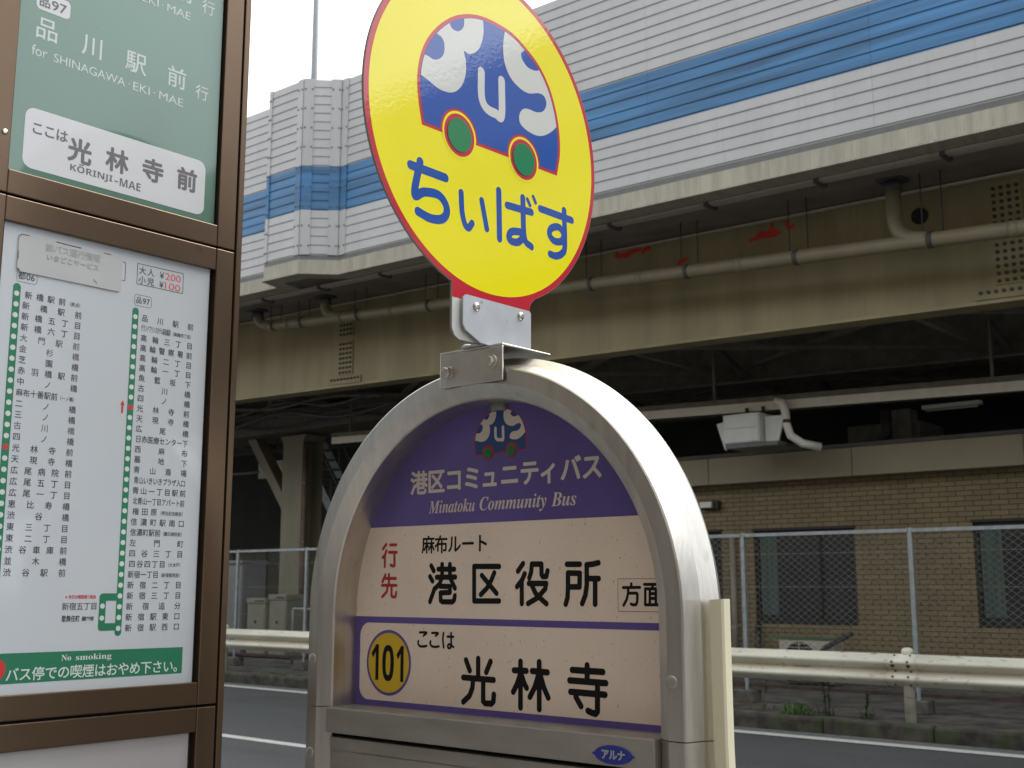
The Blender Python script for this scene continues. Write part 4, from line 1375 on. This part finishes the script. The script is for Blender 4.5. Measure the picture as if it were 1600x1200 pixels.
# sign of d: with the plan running from right to left the left-hand normal points away from the road
b = MB()
ribbon(b, PLAN, -.02, .25, 6.335, 6.575)
ribbon(b, PLAN, -.05, -.0205, 6.335, 6.365)
b.build('parapet', M['concrete'], via, warp, fix=True)
b = MB()
P2 = [(x, y + .06) for x, y in PLAN]
for (xa, ya), (xc, yc) in zip(P2, P2[1:]):
    b.quad((xa, ya, 6.352), (xc, yc, 6.352), (xc, 14.0, 6.55), (xa, 14.0, 6.55))
b.box(-60, 70, 14.0, 30, 6.55, 6.80)
b.box(-60, 70, 12.31, 13.99, 6.60, 6.78)
b.build('deck', M['soffit'], via, warp)
b = MB()
b.box(-60, 70, 14.0, 14.03, 4.99, 6.549)
b.box(-60, 70, 13.84, 14.20, 4.945, 4.985)
b.build('girder', M['girder'], via, warp)
for y in (17.6, 21.2):
    b = MB()
    b.box(-60, 8, y, y + .03, 4.99, 6.549)
    b.box(-60, 8, y - .2, y + .2, 4.945, 4.985)
    b.build('girder', M['dark_steel'], via, warp)
b = MB()
x = -40.0
while x < 8:
    for ya, yb in ((14.2, 17.4), (17.8, 21.0)):
        b.bar((x, ya, 5.05), (x, yb, 6.3), .09, .09)
        b.bar((x + .1, ya, 6.3), (x + .1, yb, 5.05), .09, .09)
        b.bar((x, ya, 5.02), (x, yb, 5.02), .10, .10)
    for ya, s in ((14.3, 1), (17.9, -1)):
        b.bar((x, ya, 5.08), (x + 4.3, ya + 3.1, 5.08), .10, .06)
        b.bar((x, ya + 3.1, 5.16), (x + 4.3, ya, 5.16), .10, .06)
    x += 4.3
b.build('cross_bracing', M['dark_steel'], via, warp)
# outside stiffeners, seams and bolted splice plates on the web
bolt_proto = None
for x in (-16.02, -4.32):
    b = MB()
    b.box(x - .19, x + .19, 13.978, 13.998, 5.19, 5.82)
    b.box(x - .19, x + .19, 13.978, 13.998, 5.90, 6.45)
    b.box(x - .42, x + .42, 13.976, 13.997, 5.03, 5.16)
    sp = b.build('splice_plate', M['girder'], via, warp)
    spots = [(x - .135 + .09 * k, 13.978, zz) for zz in [5.235 + .0875 * q for q in range(7)] + [5.94 + .085 * q for q in range(6)] for k in range(4)]
    spots += [(x - .36 + .09 * k, 13.976, 5.115) for k in range(9)]
    if bolt_proto is None:
        b = MB()
        b.lathe((x, 13.978, 5.235), (0, -1, 0), [(0, .025), (.024, .022)], 6, smooth=False)
        bolt_proto = b.build('bolt', M['bolt_row'], sp)
        b0 = Vector((x, 13.978, 5.235))
        proto_parent = sp
    for q in spots:
        o = bolt_proto.copy()
        COL.objects.link(o)
        o.parent = sp
        o.location = Vector(warp(q)) - b0
if bolt_proto:
    bpy.data.objects.remove(bolt_proto)
WEB = Art((0, 13.9985, 0), (1, 0, 0), (0, 0, 1), 1.0)
for cx, cz, n, w, h in ((-7.43, 6.345, 15, .34, .075), (-9.85, 6.43, 9, .20, .05), (-8.86, 6.15, 3, .06, .04), (-9.50, 6.43, 3, .07, .04)):
    st = []
    for k in range(n):
        u = cx + w * (2 * R_.random() - 1)
        v = cz + .35 * (u - cx) * h / w * 3 * .3 + h * (2 * R_.random() - 1) * .8
        a, L = R_.choice((.25, .5, 1.2, 1.45)), R_.uniform(.04, .13)
        st.append([(u, v), (u + L * math.cos(a), v + L * math.sin(a) * .6)])
    b = MB()
    WEB.field(b, f_strokes(st, .052), bb([p for s in st for p in s], .05), .012, 0.0)
    b.build('paint_mark', M['orange'], via, warp, fix=False)
b = MB(); b.lathe((-5.36, 13.9985, 6.20), (0, -1, 0), [(0, .105), (.02, .105)], 24)
b.build('drain_hole', M['dark_gap'], via, warp)
b = MB(); b.lathe((-13.2, 13.9985, 6.36), (0, -1, 0), [(0, .1), (.02, .1)], 20)
b.build('drain_hole', M['dark_gap'], via, warp)
# conduits under the deck edge, on brackets
b = MB()
for y, z, r in ((12.30, 6.325, .020), (12.38, 6.32, .016), (12.44, 6.33, .018), (13.93, 6.50, .020)):
    b.tube([(-60, y, z), (8, y, z)], r, n=8)
b.build('conduit', M['pipe_beige'], via, warp)
x = -29.6
while x < 2:
    b = MB()
    b.box(x, x + .06, 12.25, 12.50, 6.28, 6.300)
    b.box(x, x + .06, 12.25, 12.27, 6.300, 6.36)
    b.box(x, x + .06, 12.48, 12.50, 6.300, 6.38)
    x += 1.48
    b.build('conduit_bracket', M['clamp'], via, warp)

# loose runs of cable slung between the girders
for k, (ya, z, sag) in enumerate(((14.6, 4.95, .16), (14.9, 5.02, .10), (15.3, 4.88, .20), (16.2, 5.05, .12), (16.5, 4.92, .15))):
    b = MB()
    pts = []
    for i in range(73):
        x = -34 + i * .25
        pts.append((x, ya + .05 * math.sin(x * .9 + k), z - sag * (1 - math.cos(2 * math.pi * (x / (3.1 + .4 * k)))) * .5))
    b.tube(pts, .022 + .008 * (k % 3), n=7)
    b.build('slung_cable', M['dark_steel'] if k % 2 else M['clamp'], via, warp)

# drain pipe hung on the girder
dpipe = thing('drain_pipe', (-10, 13.75, 5.9), 'long beige drain pipe hung along the girder of the expressway', 'drain pipe')
PY = 13.2
pz = lambda x: 5.69 - .0615 * (x + 7.68)
sof = lambda x: 6.345 + .0975 * 1.2 - .024 * (x + 10)
b = MB()
b.tube([(x, PY, pz(x)) for x in (-17.25, -12, -6, 5)], .092, n=18)
b.build('pipe', M['pipe'], dpipe)
for x in (-17.62, -15.70, -5.36, 2.0):
    b = MB()
    zt, zb = sof(x) - .02, pz(x)
    arc = [(x + .30 - .30 * math.cos(t), PY, zb + .012 + .30 - .30 * math.sin(t)) for t in [k * math.pi / 16 for k in range(9)]]
    b.tube([(x, PY, zt)] + arc + [(x + .40, PY, pz(x + .40))], .092, n=18)
    b.build('elbow', M['pipe'], dpipe)
    b = MB()
    b.box(x - .15, x + .15, PY - .14, PY + .14, sof(x) - .035, sof(x) - .004)
    b.tube([(x, PY, sof(x) - .03), (x, PY, sof(x) - .15)], .112, n=18)
    b.build('collar', M['clamp'], dpipe)
for x in (-17.1, -16.3, -14.8, -13.1, -11.5, -9.84, -8.24, -6.64, -4.94, -3.3, -1.7):
    b = MB()
    b.tube([(x - .03, PY, pz(x - .03)), (x + .03, PY, pz(x + .03))], .101, n=18)
    b.tube([(x - .08, PY - .03, pz(x) + .09), (x - .08, PY - .03, sof(x))], .009, n=6)
    b.tube([(x + .14, PY + .03, pz(x) + .09), (x + .14, PY + .03, sof(x))], .009, n=6)
    b.build('hanger', M['clamp'], dpipe)
for x in (-16.7, -15.25, -14.0, -9.0, -7.45, -4.0):
    b = MB()
    b.tube([(x - .05, PY, pz(x - .05)), (x + .05, PY, pz(x + .05))], .0975, n=18)
    b.build('joint_sleeve', M['pipe'], dpipe)

# ------------------------------------------------------------------ noise barrier on the deck edge
nb = thing('noise_barrier', (-10, 12.0, 6.6), 'white louvred noise barrier with a blue band along the expressway edge', 'noise barrier')
PITCH, NB0 = .148, 6.655


def louvre(name, A, B, k0, n, m, z_shift=0.0):
    A, B = Vector((A[0], A[1], 0)), Vector((B[0], B[1], 0))
    e = (B - A).normalized()
    nrm = Vector((-e.y, e.x, 0))                      # towards the road
    if nrm.y > 0:
        nrm = -nrm
    b = MB()

    def P(q, d, z):
        return (q.x + nrm.x * d, q.y + nrm.y * d, z)
    z = NB0 + k0 * PITCH + z_shift
    prof = [(.004, z)]
    for k in range(n):
        zz = z + k * PITCH
        prof += [(.004, zz + .020), (.018, zz + .020), (.010, zz + PITCH - .002), (.004, zz + PITCH)]
    for (d0, z0), (d1, z1) in zip(prof, prof[1:]):
        b.quad(P(A, d0, z0), P(B, d0, z0), P(B, d1, z1), P(A, d1, z1))
    b.quad(P(A, -.06, z), P(B, -.06, z), P(B, -.06, z + n * PITCH), P(A, -.06, z + n * PITCH))
    for q in (A, B):
        for k in range(n):
            zz = z + k * PITCH
            b.quad(P(q, -.06, zz + .020), P(q, .018, zz + .020), P(q, .010, zz + PITCH - .004), P(q, -.06, zz + PITCH))
    b.quad(P(A, -.06, z + n * PITCH), P(B, -.06, z + n * PITCH), P(B, -.03, z + n * PITCH), P(A, -.03, z + n * PITCH))
    return b.build(name, m, nb, warp)


xs = [69, 41, 32, 23, 14.9, 8.94, 5.95, 2.96, -.03, -3.02, -5.035, -8.025, -11.02, -13.93]
bays = [((a - .0015, 12.0), (c + .0015, 12.0)) for a, c in zip(xs, xs[1:])]
bays += [((-13.98, 11.97), (-14.39, 11.60)), ((-14.45, 11.58), (-15.28, 11.58)), ((-15.46, 12.0), (-17.4, 12.0)), ((-17.41, 12.0), (-20.4, 12.0)), ((-20.41, 12.0), (-23.4, 12.0)), ((-23.41, 12.0), (-30, 12.0))]
for A, B in bays:
    louvre('white_panel', A, B, 0, 5, M['barrier_white'])
    louvre('blue_panel', A, B, 5, 5, M['barrier_blue'])
    louvre('white_panel', A, B, 10, 5, M['barrier_white'])
    louvre('white_panel', A, B, 15, 5, M['barrier_white'])


def strip(A, B, h=.03):
    """flat cover strip between two plan points, white with a blue middle"""
    A, B = Vector((*A, 0)), Vector((*B, 0))
    e = (B - A).normalized()
    nrm = Vector((-e.y, e.x, 0))
    if nrm.y > 0:
        nrm = -nrm
    parts = []
    for z0, z1, m in ((NB0, NB0 + 5 * PITCH, 'barrier_white'), (NB0 + 5 * PITCH + .002, NB0 + 10 * PITCH, 'barrier_blue'), (NB0 + 10 * PITCH + .002, NB0 + 20 * PITCH + .01, 'barrier_white')):
        b = MB()
        q = [A + nrm * h, B + nrm * h, B - nrm * .06, A - nrm * .06]
        b.prism_z([(p.x, p.y) for p in q], z0, z1)
        parts.append(b.build('cover_strip', M[m], nb, warp))
    for k in range(9):
        for q in (A, B):
            b = MB()
            p = q + (A + B - q - q) * .16 + nrm * h
            zz = NB0 + .15 + k * .33
            b.lathe((p.x, p.y, zz), tuple(nrm), [(0, .016), (.012, .014)], 6, smooth=False)
            b.build('rivet', M['groove'], parts[min(2, k // 3)], warp)


strip((-13.80, 12.0), (-13.965, 12.0))
strip((-13.97, 11.975), (-14.09, 11.868))
strip((-14.30, 11.682), (-14.425, 11.572))
strip((-14.43, 11.58), (-14.56, 11.58))
strip((-15.24, 11.58), (-15.31, 11.58))
strip((-15.315, 11.60), (-15.43, 12.0))
strip((-15.44, 12.0), (-15.56, 12.0))
b = MB()
ribbon(b, [(70, 12.0), (-13.95, 12.0), (-14.42, 11.58), (-15.30, 11.58), (-15.42, 12.0), (-30, 12.0)], -.012, .12, 6.578, 6.652)
b.build('base_channel', M['groove'], nb, warp)

lp_ = thing('lamp_pole', (-15.3, 12.9, 6.8), 'slim pale lamp pole rising behind the noise barrier into the white sky', 'lamp pole')
b = MB(); b.tube([(-15.82, 12.9, 6.9), (-15.82, 12.9, 10), (-15.82, 12.9, 17)], [.075, .06, .04], n=14)
b.build('pole', mat('pole_grey', (0.22, 0.24, 0.255), rough=0.5, metal=0.2, var=0.06), lp_)
b = MB(); b.box(-16.0, -15.64, 12.72, 13.08, 6.78, 6.83, bev=.01); b.build('base_plate', M['groove'], lp_)

# a building top far beyond the barrier, at the left
fb = thing('far_building', (-50, 33, .15), 'pale grey building top just showing beyond the left end of the noise barrier', 'building')
b = MB(); b.box(-56, -44.3, 30.0, 40, .16, 22.2); b.build('wall', mat('far_wall', (0.5, 0.5, 0.49), rough=0.8, var=0.06), fb)
b = MB(); b.box(-56.3, -44.0, 29.7, 40.3, 22.2, 22.75); b.build('roof_edge', mat('far_roof', (0.33, 0.37, 0.40), rough=0.7, var=0.08), fb)

# ------------------------------------------------------------------ steel pier, beam, stairs in the dark
M['pier'] = mat('pier_paint', (0.2176, 0.2006, 0.1326), rough=0.6, var=0.10, scale=1.5, stretch=(2, 2, .5))
pier = thing('steel_pier', (-21.2, 17.2, .185), 'beige steel column with a slanting brace standing in the shade under the expressway', 'column')
b = MB()
b.box(-21.55, -20.85, 17.0, 17.04, .19, 4.80)
b.box(-21.55, -20.85, 17.56, 17.60, .19, 4.80)
b.box(-21.22, -21.18, 17.041, 17.559, .19, 4.80)
b.prism([(-21.66, 4.95), (-21.55, 4.80), (-20.85, 4.80), (-20.74, 4.95)], 17.0, 17.6)
b.build('shaft', M['pier'], pier)
b = MB(); b.bar((-21.56, 17.25, 3.35), (-23.0, 17.25, 5.15), .30, .24)
b.build('brace', M['pier'], pier)
b = MB(); b.box(-34, -17.6, 16.7, 17.9, 5.0, 5.5)
b.build('cap_beam', M['dark_steel'], pier)
b = MB(); b.tube([(-20.68, 16.95, .2), (-20.68, 16.95, 4.6)], .05, n=10)
for z in (1.2, 2.5, 3.8):
    b.box(-20.76, -20.6, 16.9, 17.0, z, z + .05)
b.build('side_pipe', mat('rusty_pipe', (0.16, 0.105, 0.075), rough=0.7, var=0.3, scale=3), pier)
st_ = thing('steel_stair', (-22.5, 20, .185), 'dim steel stairway with thin railings behind the beige column', 'stairway')
b = MB()
b.bar((-24.4, 19.6, 5.5), (-21.0, 19.6, 1.0), .05, .24); b.bar((-24.4, 20.5, 5.5), (-21.0, 20.5, 1.0), .05, .24)
b.build('stringer', M['fence'], st_)
b = MB()
for k in range(17):
    t = (k + .5) / 17
    x, z = -24.4 + 3.4 * t, 5.5 - 4.5 * t
    b.box(x - .13, x + .13, 19.63, 20.47, z - .02, z + .02)
b.build('treads', M['fence'], st_)
b = MB()
for y in (19.6, 20.5):
    b.tube([(-24.4, y, 6.4), (-21.0, y, 1.9), (-20.4, y, 1.9)], .022, n=8)
    for k in range(10):
        t = k / 9
        b.tube([(-24.4 + 3.4 * t, y, 5.5 - 4.5 * t), (-24.4 + 3.4 * t, y, 6.4 - 4.5 * t)], .013, n=6)
b.build('railing', M['fence'], st_)
bw = thing('back_wall', (-23, 26.5, .185), 'dim olive grey wall closing off the space under the expressway', 'wall')
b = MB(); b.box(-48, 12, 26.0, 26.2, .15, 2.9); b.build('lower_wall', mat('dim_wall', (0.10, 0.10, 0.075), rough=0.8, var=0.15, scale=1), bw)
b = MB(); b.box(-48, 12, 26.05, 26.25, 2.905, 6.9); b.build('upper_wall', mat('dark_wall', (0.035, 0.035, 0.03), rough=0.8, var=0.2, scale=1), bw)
b = MB()
x = -47.0
while x < 11:
    b.box(x, x + .06, 25.95, 25.999, .19, 2.9)
    x += 1.9
b.box(-48, 12, 25.93, 25.999, 2.78, 2.88)
b.build('wall_ribs', mat('wall_rib', (0.085, 0.085, 0.065), rough=0.8, var=0.1), bw)
b = MB(); b.box(-27.2, -25.9, 20.6, 20.7, 4.56, 5.02, bev=.01)  # made-up board: its pale colour stands for daylight through a gap beyond the deck
tag(b.build('sky_gap_board', mat('sky_gap_pale', (0.72, 0.72, 0.7), rough=0.6, var=0.05)), 'added pale board standing in for a sky-lit gap behind the slanting brace', 'board')
b = MB(); b.tube([(-36, 18.5, 4.55), (-24.4, 18.5, 4.42)], .03, n=8)
tag(b.build('cable_pipe', M['fence']), 'thin grey pipe crossing the dark gap beside the slanting brace', 'pipe')
for x, lab in ((-22.25, 'small orange notice left of the beige column above the fence'), (-20.2, 'small orange notice right of the beige column above the fence')):
    b = MB(); b.box(x - .17, x + .17, 17.9, 17.93, 2.32, 2.62); b.box(x - .02, x + .02, 17.935, 17.96, .19, 2.6)
    tag(b.build('notice', mat('orange_notice', (0.40, 0.10, 0.02), rough=0.6, var=0.25, scale=9)), lab, 'notice', 'orange notices')

# white service rail with the boxy floodlight
sr = thing('service_rail', (-10, 16, 4.2), 'long white painted steel rail slung in the dark under the expressway', 'rail')
swarp = lambda p: (p[0], p[1], p[2] - .027 * (p[0] + 10))
b = MB()
b.box(-18.7, 6, 16.0, 16.02, 4.235, 4.37)
b.build('web', M['offwhite'], sr, swarp)
b = MB(); b.box(-18.7, 6, 15.985, 16.2, 4.3705, 4.45); b.build('top_flange', M['dark_steel'], sr, swarp)
x = -18.2
while x < 6:
    b = MB(); b.box(x - .02, x + .02, 16.05, 16.09, 4.452, 6.5); b.build('hanger', M['dark_steel'], sr, swarp)
    x += 4.3
M['lampwhite'] = mat('floodlight_white', (0.62, 0.64, 0.60), rough=0.45, var=0.05, scale=4)
fl = thing('floodlight', (-9.1, 15.75, 3.95), 'boxy white floodlight with flared side wings hanging below the white rail', 'floodlight')
b = MB()
b.box(-9.20, -8.585, 15.62, 16.15, 3.68, 4.125, bev=.012)
b.box(-9.18, -8.605, 15.606, 15.618, 3.70, 3.885); b.box(-9.18, -8.605, 15.606, 15.618, 3.91, 4.105)
b.build('housing', M['lampwhite'], fl)
for s, x in ((-1, -9.23), (1, -8.56)):
    b = MB()
    b.prism([(x, 4.07), (x + s * .32, 4.06), (x + s * .20, 3.64), (x, 3.64)] if s > 0 else [(x, 4.05), (x, 3.60), (x - .03, 3.62), (x - .16, 4.02)], 15.75, 15.79)
    b.build('wing', M['lampwhite'], fl)
b = MB(); b.box(-9.18, -8.3, 15.64, 16.4, 3.615, 3.675); b.build('lens_tray', mat('lens_grey', (0.12, 0.12, 0.12), rough=0.4, var=0.2), fl)
for x in (-9.0, -8.72):
    b = MB(); b.box(x, x + .04, 15.95, 15.99, 4.126, 4.26); b.build('mount', M['rust'], fl)
b = MB()
b.tube([(-8.42, 15.85, 4.30), (-8.30, 15.83, 4.26), (-8.25, 15.82, 4.1), (-8.24, 15.82, 3.93), (-8.20, 15.85, 3.76), (-8.06, 15.95, 3.64), (-7.84, 16.1, 3.58)], .062, n=14)
b.build('duct', M['offwhite'], fl)
b = MB(); b.tube([(-8.245, 15.82, 3.95), (-8.243, 15.82, 4.0)], .07, n=14); b.build('duct_band', M['clamp'], fl)
# plant on the low roof, barely lit
rb = thing('roof_unit', (-7.0, 18.2, 3.68), 'dim grey ventilation unit standing on the low roof beside the floodlight', 'ventilation unit')
b = MB(); b.box(-8.3, -7.1, 18.0, 19.0, 3.68, 4.12, bev=.02); b.box(-7.5, -7.2, 17.9, 18.2, 3.68, 4.3); b.build('case', M['dark_steel'], rb)
b = MB(); b.tube([(-8.25, 17.9, 3.75), (-7.75, 17.9, 3.78), (-7.6, 17.9, 3.95), (-7.6, 17.9, 4.3)], .08, n=10); b.build('duct', M['clamp'], rb)
tl = thing('tube_lamp', (-6.6, 18, 4.25), 'unlit strip lamp in the dark gap below the white rail', 'strip lamp')
b = MB(); b.box(-7.05, -6.15, 18, 18.12, 4.28, 4.34); b.build('body', M['offwhite'], tl)
b = MB(); b.tube([(-7.0, 18.05, 4.26), (-6.2, 18.05, 4.26)], .015, n=8); b.build('tube', M['lampwhite'], tl)

# ------------------------------------------------------------------ weeds along the far kerb
M['leaf'] = mat('weed_leaf', (0.055, 0.115, 0.022), rough=0.6, var=0.35, scale=30)
M['leaf_dark'] = mat('weed_leaf_dark', (0.035, 0.060, 0.018), rough=0.7, var=0.35, scale=30)
M['straw'] = mat('dry_stalk', (0.22, 0.15, 0.085), rough=0.8, var=0.3, scale=30)


def blade(b, o, az, lean, L, w, n=5):
    o = Vector(o)
    d = Vector((math.cos(az), math.sin(az), 0))
    s = Vector((-d.y, d.x, 0))
    L_, R__ = [], []
    for k in range(n + 1):
        t = k / n
        p = o + d * (lean * L * t * t) + Vector((0, 0, L * t * (1 - .35 * lean * t)))
        ww = w * (1 - t) ** .7 * (0.5 + 1.2 * t if t < .4 else 1)
        L_.append(p - s * ww); R__.append(p + s * ww)
    for k in range(n):
        b.quad(L_[k], R__[k], R__[k + 1], L_[k + 1])


def tuft(name, o, n, L, spread, m, label, group, w=.006, stalks=0):
    b = MB()
    for k in range(n):
        r = spread * math.sqrt(R_.random())
        a = R_.uniform(0, 6.28)
        blade(b, (o[0] + r * math.cos(a), o[1] + .4 * r * math.sin(a), o[2]), R_.uniform(0, 6.28), R_.uniform(.2, 1.2), L * R_.uniform(.4, 1), w * R_.uniform(.6, 1.3))
    for k in range(stalks):
        h = L * R_.uniform(1.5, 2.4)
        x, a = o[0] + R_.uniform(-.5, .5) * spread, R_.uniform(-.25, .25)
        b.tube([(x, o[1], o[2]), (x + a * h * .4, o[1], o[2] + h * .55), (x + a * h, o[1], o[2] + h)], [.006, .005, .003], n=5)
        for j in range(26):
            t = R_.uniform(.25, 1)
            blade(b, (x + a * h * t, o[1], o[2] + h * t), R_.uniform(0, 6.28), R_.uniform(.6, 1.4), .09 * R_.uniform(.6, 1.3), .012)
    return tag(b.build(name, m, fix=False), label, 'weed', group)


G = 'weeds along the far kerb'
tuft('weed', (-6.42, 12.32, .15), 90, .20, .22, M['leaf'], 'bright green leafy weed on the kerb below the guardrail', G, w=.011)
tuft('weed', (-6.12, 12.42, .15), 25, .20, .10, M['leaf_dark'], 'tall dark stalky weed rising in front of the guardrail beside the bright green one', G, stalks=2)
tuft('weed', (-5.65, 12.42, .15), 40, .16, .10, M['leaf_dark'], 'low dark green weed between the bright weed and the guardrail post', G, stalks=1)
tuft('weed', (-6.9, 12.5, .15), 16, .30, .15, M['straw'], 'dry straw-coloured stalks standing left of the bright green weed', G, w=.004, stalks=1)
tuft('weed', (-7.35, 12.45, .15), 26, .34, .34, M['straw'], 'leaning dry stalks on the kerb next to the cream edging strip', G, w=.005)
tuft('weed', (-15.6, 12.30, .15), 70, .07, .35, M['leaf'], 'low green moss-like tuft on the kerb left of the arched sign', G, w=.008)
b = MB()
for k in range(90):
    x, y = R_.uniform(-8, -5.8), R_.uniform(12.26, 12.6)
    a = R_.uniform(0, 6.28)
    s = R_.uniform(.012, .035)
    b.quad(*[(x + s * math.cos(a + j * 1.57) * (1 if j % 2 else .5), y + s * math.sin(a + j * 1.57) * (1 if j % 2 else .5), .192 + .0003 * k + R_.uniform(0, .02)) for j in range(4)])
tag(b.build('fallen_leaves', mat('dead_leaf', (0.14, 0.08, 0.05), rough=0.85, var=0.4, scale=20), fix=False), 'dead brown leaves littering the ground behind the far kerb', 'leaves', kind='stuff')

# ------------------------------------------------------------------ the street front behind the viewer, which shades and is mirrored in the signs
M['front'] = mat('street_front', (0.25, 0.21, 0.165), rough=0.8, var=0.15, scale=.8)
M['front_glass'] = mat('street_front_glass', (0.03, 0.033, 0.036), rough=0.1, var=0.2)
nb_ = thing('street_front', (-10, -6, .15), 'plain brownish street front behind the pavement, seen only mirrored in the signs', 'building')
b = MB(); b.box(-60, 40, -12, -4.5, 3.3, 10.5); b.build('wall', M['front'], nb_)
b = MB(); b.box(-60, 40, -11.9, -4.55, .151, 3.298); b.build('shop_front', mat('dark_shop_front', (0.05, 0.043, 0.036), rough=0.6, var=0.2), nb_)
for k in range(2):
    for i in range(26):
        b = MB(); b.box(-58 + 3.7 * i, -55.9 + 3.7 * i, -4.52, -4.501, 4.3 + 2.6 * k, 5.6 + 2.6 * k); b.build('window', M['front_glass'], nb_)
